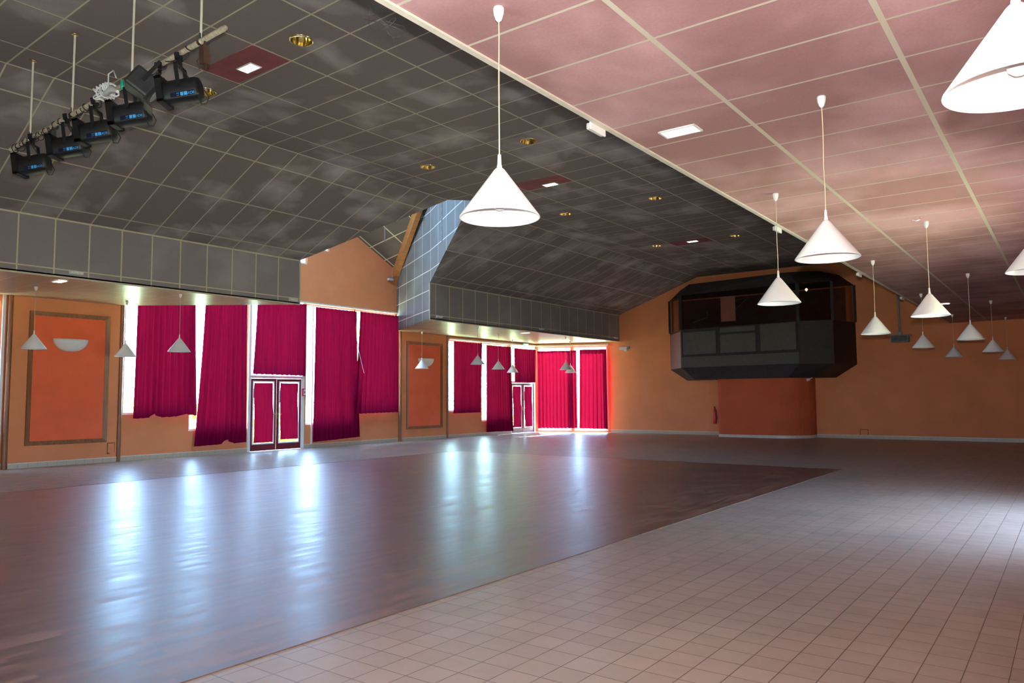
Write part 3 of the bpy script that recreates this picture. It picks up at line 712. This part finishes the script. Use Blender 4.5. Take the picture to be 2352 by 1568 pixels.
# ------------------------------------------------------------------ pendant lamps
def make_pendant():
    root = empty('pendant_lamp', (0, 0, ZC))
    MB().lathe([(.0005, 0), (.033, 0), (.035, -.012), (.031, -.045), (.020, -.078), (.008, -.092), (.0005, -.092)], 24).build('ceiling_cup', M['white'], root)
    pts = [(0.002*math.sin(k), .0015*math.cos(k*1.3), -.09-(.885-.09)*k/8) for k in range(9)]; pts[-1] = (0, 0, -.95)
    MB().tube(pts, .0042, 8).build('cord', M['cord'], root)
    MB().lathe([(.0005, -.93), (.011, -.93), (.013, -.99), (.016, -1.0), (.016, -1.03), (.0005, -1.03)], 16).build('socket_cap', M['white'], root)
    MB().lathe([(.0005, -1.012), (.022, -1.014), (.034, -1.026), (.243, -1.312), (.245, -1.318), (.242, -1.320), (.238, -1.314), (.030, -1.034), (.0005, -1.03)], 64).build('lamp_shade', M['shade'], root)
    MB().lathe([(.0005, -1.14), (.016, -1.14), (.018, -1.165), (.036, -1.20), (.042, -1.228), (.036, -1.255), (.020, -1.270), (.0005, -1.276)], 24).lathe([(.0005, -1.03), (.018, -1.03), (.020, -1.18), (.0005, -1.18)], 16).build('bulb', M['bulb'], root)
    return root
PEND = [
 (-2.74, 3.57, 0, 'large white cone pendant lamp hanging at top centre, nearest over the pink ceiling edge'),
 (-1.52, 6.25, 0, 'white cone pendant hanging right of the lit ceiling square, second largest complete one'),
 (-2.74, 8.97, 0, 'white cone pendant hanging just in front of the right half of the dark booth'),
 (-1.54, 11.75, 0, 'white cone pendant beside the ceiling hook, before the small lit fixture'),
 (-2.78, 14.58, 0, 'white cone pendant hanging just right of the dark booth'),
 (-1.59, 17.37, 0, 'white cone pendant over the dark back wall, largest of the right hand cluster'),
 (-2.82, 20.15, .03, 'small white cone pendant left of the cluster, below and behind a larger one'),
 (-1.61, 22.8, 0, 'bright edged small cone pendant, second from the right in the far right cluster'),
 (-2.83, 26.0, .04, 'tiny grey cone pendant in the middle of the far right cluster'),
 (-1.61, 28.0, .0, 'tiny dim cone pendant farthest right in the far right cluster'),
 (-.10, 3.17, 0, 'very large white cone pendant with visible bulb cut off by the top right corner'),
 (-.22, 8.3, .03, 'white cone pendant cut off by the right edge of the picture'),
 (-17.5, 6.69, 0, 'white cone pendant in front of the nearer red panel, left aisle'),
 (-18.46, 9.08, -.03, 'white cone pendant against the bright window strip right of the nearer red panel'),
 (-16.25, 9.20, 0, 'white cone pendant in front of the short curtain with the notched hem'),
 (-18.90, 19.95, -.02, 'small white cone pendant in front of the farther red panel'),
 (-16.13, 19.75, .04, 'small white cone pendant in front of the first curtain of the farther bay'),
 (-17.43, 22.57, -.02, 'small white cone pendant in front of the long curtain of the farther bay'),
 (-18.70, 25.19, -.05, 'small white cone pendant in front of the curtain above the farther door'),
 (-16.16, 25.32, 0, 'tiny grey cone pendant in front of the wide sunlit red curtain'),
 (-17.38, 27.6, -.03, 'tiny grey cone pendant between the two sunlit red curtains'),
]
proto = make_pendant()
for i, (px, py, dz, lb) in enumerate(PEND):
    o = proto if i == 0 else copy_tree(proto)
    o.location = (px, py, ZC); o.scale = (1, 1, 1)
    if dz:
        o.scale = (1, 1, (1.32-dz)/1.32)
    o.rotation_euler = (0, 0, i*.7)
    tag(o, lb, 'pendant lamp', 'white cone pendant lamps')

# ------------------------------------------------------------------ recessed brass downlights
def make_down():
    root = empty('recessed_downlight', (0, 0, ZV))
    MB().lathe([(.142, -.001), (.144, -.012), (.160, -.010), (.168, .0), (.168, .002)], 40).build('ring', M['brass'], root)
    rf = MB()
    rf.lathe([(.143, -.010), (.132, .06), (.120, .13), (.08, .17), (.001, .175)], 24); rf.build('reflector', M['brass'], root)
    MB().lathe([(.001, .05), (.028, .055), (.036, .09), (.02, .14), (.001, .15)], 16).build('bulb', M['bulb'], root)
    return root
dl = make_down()
DL = ['brass recessed downlight at upper left beside the nearest lit square', 'brass recessed downlight above and right of the big pendant shade', 'brass recessed downlight left of the big pendant shade', 'brass recessed downlight just right of the big pendant shade',
      'brass recessed downlight near the pink ceiling edge, middle distance', 'tiny brass downlight left of the farthest lit ceiling square', 'tiny brass downlight right of the farthest lit ceiling square', 'brass recessed downlight peeking out behind the right hand spotlight']
for i, ((hx, hy), lb) in enumerate(zip(HOLES, DL)):
    o = dl if i == 0 else copy_tree(dl); o.location = (hx, hy, ZV); tag(o, lb, 'downlight', 'brass downlights')

# lit square fixtures
def make_square():
    root = empty('recessed_square_light', (0, 0, 0)); t = .02
    MB().box((-.175, -.10, -.012), (.175, -.10+t, .0)).box((-.175, .10-t, -.012), (.175, .10, .0)).box((-.175, -.10, -.012), (-.175+t, .10, 0)).box((.175-t, -.10, -.012), (.175, .10, 0)).build('frame', M['white'], root)
    MB().box((-.156, -.081, -.010), (.156, .081, -.002)).build('diffuser', M['lit'], root); return root
sq = make_square()
SQ = [(-9.51, 6.35, ZV, 'lit square light in a purplish tile, upper left'), (-9.40, 14.16, ZV, 'lit square light in a reddish tile, right of the big pendant shade'), (-9.40, 22.2, ZV, 'farthest lit square light on the grey ceiling, near the booth'),
      (-2.75, 6.28, ZC, 'lit square light in the pink ceiling between two pendants'), (-16.31, 6.66, ZC, 'lit square light under the left soffit above the nearer red panel'), (-16.31, 22.78, ZC, 'lit square light under the farther left soffit above the curtains'),
      (-2.68, 22.7, ZC, 'small lit square light in the pink ceiling beyond the pendant cluster')]
for i, (a, c, z, lb) in enumerate(SQ):
    o = sq if i == 0 else copy_tree(sq); o.location = (a, c, z-.004); tag(o, lb, 'ceiling light', 'square recessed ceiling lights')
M['pinkt'] = simple('replacement_pink_tile', (.22, .055, .065, 1), .85, vary=.2, scale=3)
for (x0, x1, y0, y1, lb) in ((-10.126, -8.845, 5.955, 6.568, 'odd reddish tile in the grey ceiling, upper left'), (-10.126, -8.845, 13.635, 14.25, 'odd reddish tile in the grey ceiling, right of the big pendant'), (-10.126, -8.845, 21.94, 22.57, 'odd reddish tile in the far grey ceiling')):
    struct(MB().box((x0+.015, y0, ZV-.004), (x1-.015, y1, ZV-.001)).build('ceiling', M['pinkt']), lb, 'ceiling')

# ------------------------------------------------------------------ emergency lights
def make_em():
    root = empty('emergency_light', (0, 0, 0))
    MB().box((0, -.13, -.035), (.02, .13, .035)).build('base', M['white'], root, bevel=.006)
    MB().box((.02, -.125, -.03), (.055, .125, .03)).build('cover', M['plastic'], root, bevel=.012)
    return root
em = make_em()
EM = [(XS, 6.74, 4.06, 0, 'clear emergency light on the nearer soffit, left one'), (XS, 11.93, 4.04, 0, 'clear emergency light at the right end of the nearer soffit'), (XS, 17.42, 4.06, 0, 'clear emergency light at the left end of the farther soffit'),
      (XS, 23.05, 4.06, 0, 'clear emergency light in the middle of the farther soffit'), (XS, 28.75, 4.08, 0, 'clear emergency light at the far end of the farther soffit'),
      (XL-.016, 5.70, 3.90, 1, 'white emergency light on the pink ceiling edge, nearest one'), (XL-.016, 10.8, 3.90, 1, 'white emergency light on the pink ceiling edge behind the pendant cord'),
      (XL-.016, 15.9, 3.90, 1, 'white emergency light on the pink ceiling edge above the booth corner'), (XL-.016, 20.5, 3.90, 1, 'farthest tiny white emergency light on the pink ceiling edge')]
for i, (a, c, z, side, lb) in enumerate(EM):
    o = em if i == 0 else copy_tree(em); o.location = (a, c, z); o.rotation_euler = (0, 0, math.pi if side else 0); tag(o, lb, 'emergency light', 'emergency lights')
    if i == 3: pass
# exit sign
ex = empty('exit_sign', (XW+.13, 26.9, 3.80)); tag(ex, 'small green and white exit sign above the farther door', 'sign')
MB().box((0, -.19, -.10), (.05, .19, .10)).build('housing', M['white'], ex)
MB().box((.05, -.17, -.085), (.054, .17, .085)).build('sign_face', M['exitg'], ex)
mb = MB().box((.054, -.03, -.07), (.058, .12, .07)); mb.build('white_symbol', M['exitw'], ex)

# small wall items
o = empty('alarm_call_point', (XW+.02, 15.10, 1.62)); tag(o, 'small red and white alarm box on the white frame right of the nearer red door', 'alarm box')
MB().box((0, -.07, 0), (.05, .07, .24)).build('box', M['alarm'], o, bevel=.006); MB().box((.05, -.035, .03), (.056, .06, .21)).build('front_plate', M['white'], o); MB().box((.056, -.01, .09), (.06, .03, .15)).build('button', M['alarm'], o)
o = empty('fire_extinguisher', (-11.50, YB-.14, .45)); tag(o, 'red fire extinguisher on the back wall left of the red column', 'fire extinguisher')
MB().lathe([(.001, 0), (.07, 0), (.078, .02), (.078, .50), (.05, .57), (.02, .60), (.001, .60)], 20).build('cylinder', M['ext'], o)
MB().box((-.02, -.02, .60), (.02, .02, .66)).box((-.02, -.09, .66), (.02, .03, .68)).build('valve', M['black'], o)
MB().tube([(0, -.03, .64), (.06, -.08, .6), (.09, -.05, .4), (.085, -.03, .15)], .012, 8).build('hose', M['black'], o)
MB().box((-.05, .078, .2), (.05, .14, .3)).build('bracket', M['grey'], o)
o = empty('wall_projector_fixture', (-15.49, YB, 3.62)); tag(o, 'small white box fixture high on the back wall next to the farther soffit', 'wall fixture')
MB().box((-.25, -.14, -.06), (.12, 0, .06)).build('housing', M['plastic'], o, bevel=.01); MB().box((.12, -.10, -.02), (.2, 0, .08)).build('bracket', M['grey'], o); MB().box((-.02, -.12, -.12), (.10, -.02, -.06)).build('lamp_head', M['white'], o)
o = empty('suspended_loudspeaker', (-4.78, YB-.3, ZC)); tag(o, 'grey box on a thin pole before the back wall, right of the booth', 'loudspeaker')
o.location = (-4.74, YB-.25, ZV)
MB().tube([(0, 0, 0), (0, 0, -2.72)], .035, 10).build('pole', M['grey'], o)
MB().box((-.28, -.14, -3.05), (.28, .14, -2.80)).build('box', M['grey'], o, bevel=.01); MB().box((-.25, -.145, -3.03), (.25, -.14, -2.83)).build('grille', M['darkgrey'], o)
MB().box((-.07, -.05, -2.80), (.07, .05, -2.70)).build('bracket', M['grey'], o); MB().box((.28, -.05, -2.86), (.36, .05, -2.80)).build('handle', M['grey'], o)
o = empty('wall_spotlight', (-7.62, YB-.9, 2.12)); tag(o, 'tiny white spotlight under the right end of the booth beside the column', 'spotlight')
MB().tube([(0, 0, 0), (-.10, -.05, -.03)], [.04, .055], 12).build('lamp_head', M['white'], o); MB().tube([(0, 0, 0), (.10, .0, .06), (.10, .0, .10)], .012, 6).build('arm', M['white'], o)
o = empty('gable_spotlight', (XW, 18.80, 5.72)); tag(o, 'small white fixture on the orange gable at the foot of the laminated beam', 'spotlight')
MB().box((0, -.05, -.03), (.06, .12, .12)).build('bracket', M['grey'], o); MB().box((.04, -.16, -.02), (.16, .05, .06)).build('lamp_head', M['plastic'], o, bevel=.01); MB().tube([(.03, .1, .1), (.03, .15, .5)], .008, 6).build('cable', M['cord'], o)
# hanging cords in the dormer
mb = MB().tube([(-16.30, 17.20, zr(-16.3, 17.2)-.02), (-16.30, 17.20, 7.32)], .006, 6); o = mb.build('cord', M['black'])
pc = empty('light_pull', (-16.30, 17.20, 7.3)); tag(pc, 'black pull cord with a small handle hanging in front of the laminated beam', 'pull cord'); o.parent = pc; o.location = -Vector(pc.location)
MB().lathe([(.001, .05), (.015, .04), (.035, -.08), (.03, -.12), (.001, -.12)], 12).build('handle', M['black'], pc)
pts = [(-14.45 + .015*math.sin(k*2.1), 16.08+.015*math.cos(k*1.7), 8.0-2.0*k/30) for k in range(31)]
mb = MB().tube(pts, .011, 6); mb.tube([(-14.45, 16.08, 6.0), (-14.40, 16.06, 6.25), (-14.42, 16.07, 6.7), (-14.45, 16.08, 7.0)], .010, 6)
tag(mb.build('chain', M['grey']), 'long grey chain hanging in front of the bluish dormer side', 'chain')
pts = [(-17.5+.01*math.sin(k*2.1), 16.74, zr(-17.5, 16.74)-.02-(zr(-17.5, 16.74)-6.56)*k/20) for k in range(21)]
tag(MB().tube(pts, .014, 6).build('chain', M['grey']), 'short grey chain hanging below the yellowish dormer ceiling', 'chain')
# loose wire tangle hanging from the ceiling edge
pts = []
for k in range(60):
    a = k*.55; pts.append((XL-.05+.05*math.sin(a*1.3)-.0008*k, 3.16+.12*math.sin(a*.43)+.05*math.sin(a), ZC-.05-.06*abs(math.sin(a*.37))-.03*math.cos(a)))
tag(MB().tube(pts, .0016, 5).build('wire_tangle', M['darkgrey']), 'loose tangle of thin wire hanging at the near pink ceiling edge', 'wire')
tag(MB().tube([(-1.56, 11.36, ZC+.01), (-1.56, 11.36, ZC-.04), (-1.60, 11.36, ZC-.055), (-1.65, 11.36, ZC-.035)], .006, 6).build('ceiling_hook', M['chrome']), 'small metal hook in the pink ceiling beside a pendant cup', 'hook')

# ------------------------------------------------------------------ lighting bar with spotlights
def pz(x): return 5.235+(x+12.4)*(5.405-5.235)/5.47
YP_ = 4.337
bar = empty('lighting_bar', (-9.67, YP_, ZV)); tag(bar, 'cream ceiling hung tube carrying black stage spotlights, upper left', 'lighting bar')
def lb_(o): o.location = -Vector(bar.location); return o
mb = MB(); a = Vector((-12.42, YP_, pz(-12.42))); c = Vector((-6.93, YP_, pz(-6.93)))
mb.tube([a, c], .030, 20, caps=False); mb.tube([c, a], .025, 20, caps=False); lb_(mb.build('tube', M['pipe'], bar))
for x_ in (-11.75, -10.44, -8.87, -7.39):
    lb_(MB().tube([(x_, YP_, pz(x_)+.02), (x_, YP_, ZV)], .014, 10).build('hanger_rod', M['cream'], bar))
    lb_(MB().lathe([(.001, -.004), (.05, -.004), (.045, -.02), (.018, -.028), (.001, -.028)], 16, Matrix.Translation((x_, YP_, ZV))).build('ceiling_rose', M['brass'], bar))
    lb_(MB().tube([(x_-.022, YP_, pz(x_)), (x_+.022, YP_, pz(x_))], .042, 16).box((x_-.012, YP_-.02, pz(x_)+.03), (x_+.012, YP_+.02, pz(x_)+.09)).build('clamp', M['chrome'], bar))
# cables wrapped round the tube
rnd = random.Random(3)
def coil(x0, x1, turns, rr, mat, name, lab, sag=0, seg=14):
    pts = []; n = int(turns*seg)
    for k in range(n+1):
        t = k/n; a = 2*math.pi*turns*t; x_ = x0+(x1-x0)*t+.02*math.sin(a*.7)
        rad = .040+.016*math.sin(a*.37+x0*5)
        pts.append((x_, YP_+rad*math.cos(a), pz(x_)+rad*math.sin(a)-abs(sag*math.sin(a*.25))))
    o = lb_(MB().tube(pts, rr, 6).build(name, mat, bar)); o['label'] = lab; return o
coil(-12.3, -11.0, 16, .006, M['blackm'], 'cable', 'black cable wound round the far left end of the lighting bar', .05)
coil(-11.0, -9.6, 12, .006, M['blackm'], 'cable', 'black cable wound round the middle of the lighting bar', .04)
coil(-9.2, -7.3, 9, .006, M['blackm'], 'cable', 'black cable wound round the right part of the lighting bar', .03)
pts = []
for k in range(160):
    a = k*.5; pts.append((-9.50+.16*math.sin(a*.21)+.03*math.sin(a*1.3), YP_-.01+.075*math.cos(a), pz(-9.5)+.03+.075*math.sin(a*.9)))
wt = MB().tube(pts, .010, 6); wt.tube([(-9.35, YP_-.05, pz(-9.4)), (-9.2, YP_-.12, pz(-9.2)+.14), (-9.12, YP_-.1, pz(-9.2)+.17), (-9.05, YP_-.1, pz(-9.2)+.06)], .009, 6)
wt.tube([(-9.4, YP_-.06, pz(-9.4)-.04), (-9.15, YP_-.10, pz(-9.15)-.05), (-9.0, YP_-.1, pz(-9.0)-.13)], [.03, .045, .02], 8)
lb_(wt.build('cable_bundle', M['wirew'], bar))['label'] = 'bundle of white cable'
lb_(MB().lathe([(.001, -.06), (.02, -.05), (.02, .05), (.001, .06)], 12, Matrix.Translation((-9.0, YP_-.05, pz(-9)-.03))).build('plug', M['teal'], bar))['label'] = 'small teal plug'

txt_cache = []
def text_mesh(s, size):
    cu = bpy.data.curves.new('t', 'FONT'); cu.body = s; cu.size = size; cu.extrude = .0008
    to = bpy.data.objects.new('t', cu); COL.objects.link(to); dg = bpy.context.evaluated_depsgraph_get()
    me = bpy.data.meshes.new_from_object(to.evaluated_get(dg)); bpy.data.objects.remove(to); bpy.data.curves.remove(cu); return me
def make_spot():
    """local frame: beam axis = -X (front at -X), Z up, hung from z=+.40"""
    root = empty('stage_spotlight', (0, 0, 0))
    # rounded body: flat sides, arched top
    prof = []; W2 = .095
    for k in range(13):
        a = math.pi*k/12; prof.append((W2*math.cos(a), .02+.095*math.sin(a)))
    prof += [(-W2, -.10), (-W2+.02, -.12), (W2-.02, -.12), (W2, -.10)]
    n = len(prof); vs = []
    for x_, sc in ((-.17, 1), (.15, 1), (.185, .86), (.195, .6)):
        vs += [(x_, y_*sc, z_*sc) for y_, z_ in prof]
    mb = MB(); mb.add(vs, [(j*n+i, j*n+(i+1) % n, (j+1)*n+(i+1) % n, (j+1)*n+i) for j in range(3) for i in range(n)], None, 0, True)
    mb.add(vs[:n], [list(range(n))]); mb.add(vs[-n:], [list(range(n))[::-1]]); mb.build('housing', M['black'], root)
    # square front with ring lens
    fb = MB()
    for (a, c) in (((-.235, -.125, -.135), (-.17, .125, -.105)), ((-.235, -.125, .115), (-.17, .125, .145)), ((-.235, -.125, -.135), (-.17, -.095, .145)), ((-.235, .095, -.135), (-.17, .125, .145))): fb.box(a, c)
    fb.box((-.185, -.12, -.13), (-.172, .12, .14)); fb.build('front_frame', M['black'], root)
    Rx = Matrix.Rotation(R(-90), 4, 'Y')
    MB().lathe([(.075, .186), (.078, .215), (.092, .215), (.094, .186)], 28, Matrix.Translation((0, 0, .005)) @ Rx).build('lens_ring', M['darkgrey'], root)
    MB().lathe([(.001, .205), (.03, .203), (.06, .196), (.078, .187)], 28, Matrix.Translation((0, 0, .005)) @ Rx).build('lens', M['grey'], root)
    # yoke
    mb = MB()
    for s in (-1, 1): mb.box((-.020, s*.112-.004, .0), (.020, s*.112+.004, .26)); mb.tube([(0, s*.098, .02), (0, s*.135, .02)], .018, 12)
    mb.box((-.020, -.116, .252), (.020, .116, .262)); mb.build('yoke', M['black'], root)
    MB().box((-.02, -.02, .26), (.02, .02, .34)).box((-.025, -.045, .33), (.025, -.03, .40)).box((-.025, .03, .33), (.025, .045, .40)).box((-.025, -.045, .325), (.025, .045, .335)).build('hook_clamp', M['black'], root)
    # label on the -Y side (towards the camera)
    lp = MB().box((-.10, -.0975, -.105), (.155, -.0955, -.055)).build('label', M['navy'], root)
    MB().box((.005, -.0985, -.100), (.035, -.0975, -.062)).box((.042, -.0985, -.100), (.078, -.0975, -.062)).box((-.035, -.0985, -.072), (-.026, -.0975, -.066)).box((-.022, -.0985, -.072), (-.010, -.0975, -.066)).box((-.035, -.0985, -.094), (-.028, -.0975, -.088)).box((-.020, -.0985, -.094), (-.012, -.0975, -.088)).build('light_blue_blocks', M['sky'], lp)
    me = text_mesh('ADB', .042); me.materials.append(M['sky']); to = bpy.data.objects.new('lettering', me); COL.objects.link(to); to.parent = lp
    to.rotation_euler = (R(90), 0, 0); to.location = (.082, -.0985, -.097); to.scale = (.85, 1, 1)
    # cable tail
    pts = [(.19, 0, .0), (.23, -.02, -.05), (.27, -.03, -.14), (.24, -.05, -.21), (.19, -.05, -.20), (.17, -.06, -.10), (.12, -.07, .05), (.06, -.09, .18), (.02, -.03, .33)]
    MB().tube(pts, .005, 6).build('cable', M['blackm'], root)
    return root
sp = make_spot()
# direction of the beam in plan: towards -X with some -Y so that the label side faces the camera
SPOTS = [(-7.72, -.455, -.09, 0, 'black stage spotlight at the right end of the lighting bar, blue label fully visible'),
         (-8.83, -.43, 0, 0, 'black stage spotlight with blue label just right of the white cable bundle, below it'),
         (-9.68, -.43, 0, 0, 'black stage spotlight with blue label, third from the left end of the bar'),
         (-10.46, -.43, 0, 0, 'black stage spotlight with blue label, second from the left end of the bar'),
         (-11.55, -.43, 0, 0, 'black stage spotlight with blue label, leftmost on the bar')]
for i, (x_, dz, rz, tilt, lb) in enumerate(SPOTS):
    rz = -.05 + rz*.4
    o = sp if i == 0 else copy_tree(sp)
    o.location = (x_, YP_, pz(x_)-.36+rz); o.rotation_euler = (0, R(-9), R(36)); o.scale = (1.05, 1.05, 1.05); tag(o, lb, 'spotlight', 'black stage spotlights with blue labels')
o = empty('fresnel_spotlight', (-8.22, YP_, pz(-8.2)-.40)); tag(o, 'dark grey spotlight turned away, hanging between two labelled spotlights on the bar', 'spotlight')
MB().box((-.15, -.15, -.13), (.13, .15, .13)).build('housing', M['darkgrey'], o, bevel=.03)
MB().box((.13, -.17, -.17), (.16, .17, .17)).build('front_frame', M['black'], o)
for s in (-1, 1): MB().box((.161, -.14, s*.15-.004), (.27, .14, s*.15+.004), M4=Matrix.Rotation(R(-7*s), 4, 'Y')).build('barn_door', M['black'], o)
MB().lathe([(.001, .165), (.08, .168), (.10, .160), (.10, .13)], 24, Matrix.Rotation(R(90), 4, 'Y')).build('lens', M['grey'], o)
MB().box((-.02, -.165, 0), (.02, -.155, .30)).box((-.02, .155, 0), (.02, .165, .30)).box((-.02, -.165, .29), (.02, .165, .30)).box((-.02, -.03, .30), (.02, .03, .30)).build('yoke', M['black'], o)
o.rotation_euler = (0, R(35), R(62))
top = Matrix.Rotation(R(62), 4, 'Z') @ Matrix.Rotation(R(35), 4, 'Y') @ Vector((0, 0, .30)); o.location = (-8.22-top.x, YP_-top.y, pz(-8.22)-.03-top.z)
if True:
    k_ = MB().box((-.03, -.05, .285), (.03, .05, .36)).build('hook_clamp', M['black'], o)
# connector box clusters hanging from the bar
for x_, lb in ((-7.30, 'dark red plug cluster hanging below the right end of the lighting bar'), (-11.0, 'black plug cluster hanging below the left part of the lighting bar')):
    mb = MB().box((-.05, -.04, -.16), (.03, .03, -.05)).box((-.02, -.05, -.26), (.06, .03, -.14)).tube([(0, 0, .03), (.01, -.02, -.08)], .012, 8).tube([(.03, 0, -.2), (.05, -.02, -.32)], .012, 8).tube([(-.03, 0, -.1), (-.09, -.04, -.2), (-.05, -.03, -.3)], .006, 6)
    o = mb.build('plug_cluster', M['boothi'] if x_ > -9 else M['blackm'], bar); o.location = Vector((x_, YP_, pz(x_)-.03))-Vector(bar.location)

# ------------------------------------------------------------------ outside: lawn, hedge, trees
struct(MB().box((-80, -60, -.35), (40, 90, -.15)).build('ground', M['grass']), 'lawn outside the windows', 'ground')
def foliage(name, c, rx, ry, rz, n, lab, cat):
    rnd = random.Random(int(c[1]*10)); mb = MB()
    for _ in range(n):
        v = Vector((rnd.gauss(0, 1), rnd.gauss(0, 1), rnd.gauss(0, 1))).normalized()*rnd.uniform(.75, 1.05)
        p = Vector((c[0]+v.x*rx, c[1]+v.y*ry, c[2]+v.z*rz))
        a = Vector((rnd.gauss(0, 1), rnd.gauss(0, 1), rnd.gauss(0, 1))).normalized()*.16; q = a.cross(Vector((rnd.gauss(0, 1), rnd.gauss(0, 1), 1))).normalized()*.10
        mb.add([p-a, p-q, p+a, p+q], [(0, 1, 2, 3)])
    o = mb.build(name, M['leaf'])
    tag(o, lab, cat); return o
foliage('hedge', (-25, 12, 0.2), .8, 8, 1.3, 3000, 'clipped green hedge outside the nearer windows', 'hedge')
foliage('bushy_tree', (-28, 32, 4.0), 2.4, 7.0, 5.6, 4200, 'sunlit yellow green bushy tree outside the farther bay', 'tree')

# ------------------------------------------------------------------ light portals in the window openings
def portal(locn, size, direction):
    d = bpy.data.lights.new('daylight_portal', 'AREA'); d.shape = 'RECTANGLE'; d.size = size[0]; d.size_y = size[1]; d.cycles.is_portal = True
    o = bpy.data.objects.new('daylight_portal', d); COL.objects.link(o); o.location = locn
    q = Vector(direction).to_track_quat('-Z', 'Y'); o.rotation_euler = q.to_euler(); return o
for y0, y1, a, c in WIN+DOORS: portal((XW-TH-.02, (y0+y1)/2, (a+c)/2), (y1-y0, c-a), (1, 0, 0))
for s0, s1, a, c in chh:
    p = CM @ Vector(((s0+s1)/2, TH+.02, (a+c)/2)); portal(p, (s1-s0, c-a), (-cn[0], -cn[1], 0))
portal((1.52, 10.92, 1.1), (3.15, 2.2), (-1, 0, 0))
for s0, s1, a, c in RB: portal((XW+(s0+s1)/2, Y0-TH-.02, (a+c)/2), (s1-s0, c-a), (0, 1, 0))
nrm = Vector((-CS, -.497, 1)).normalized()
portal(Vector(((wa+wb)/2, (ya+yb_)/2, zr((wa+wb)/2, (ya+yb_)/2)))+nrm*.03, (wb-wa+.1, yb_-ya+.3), -nrm)
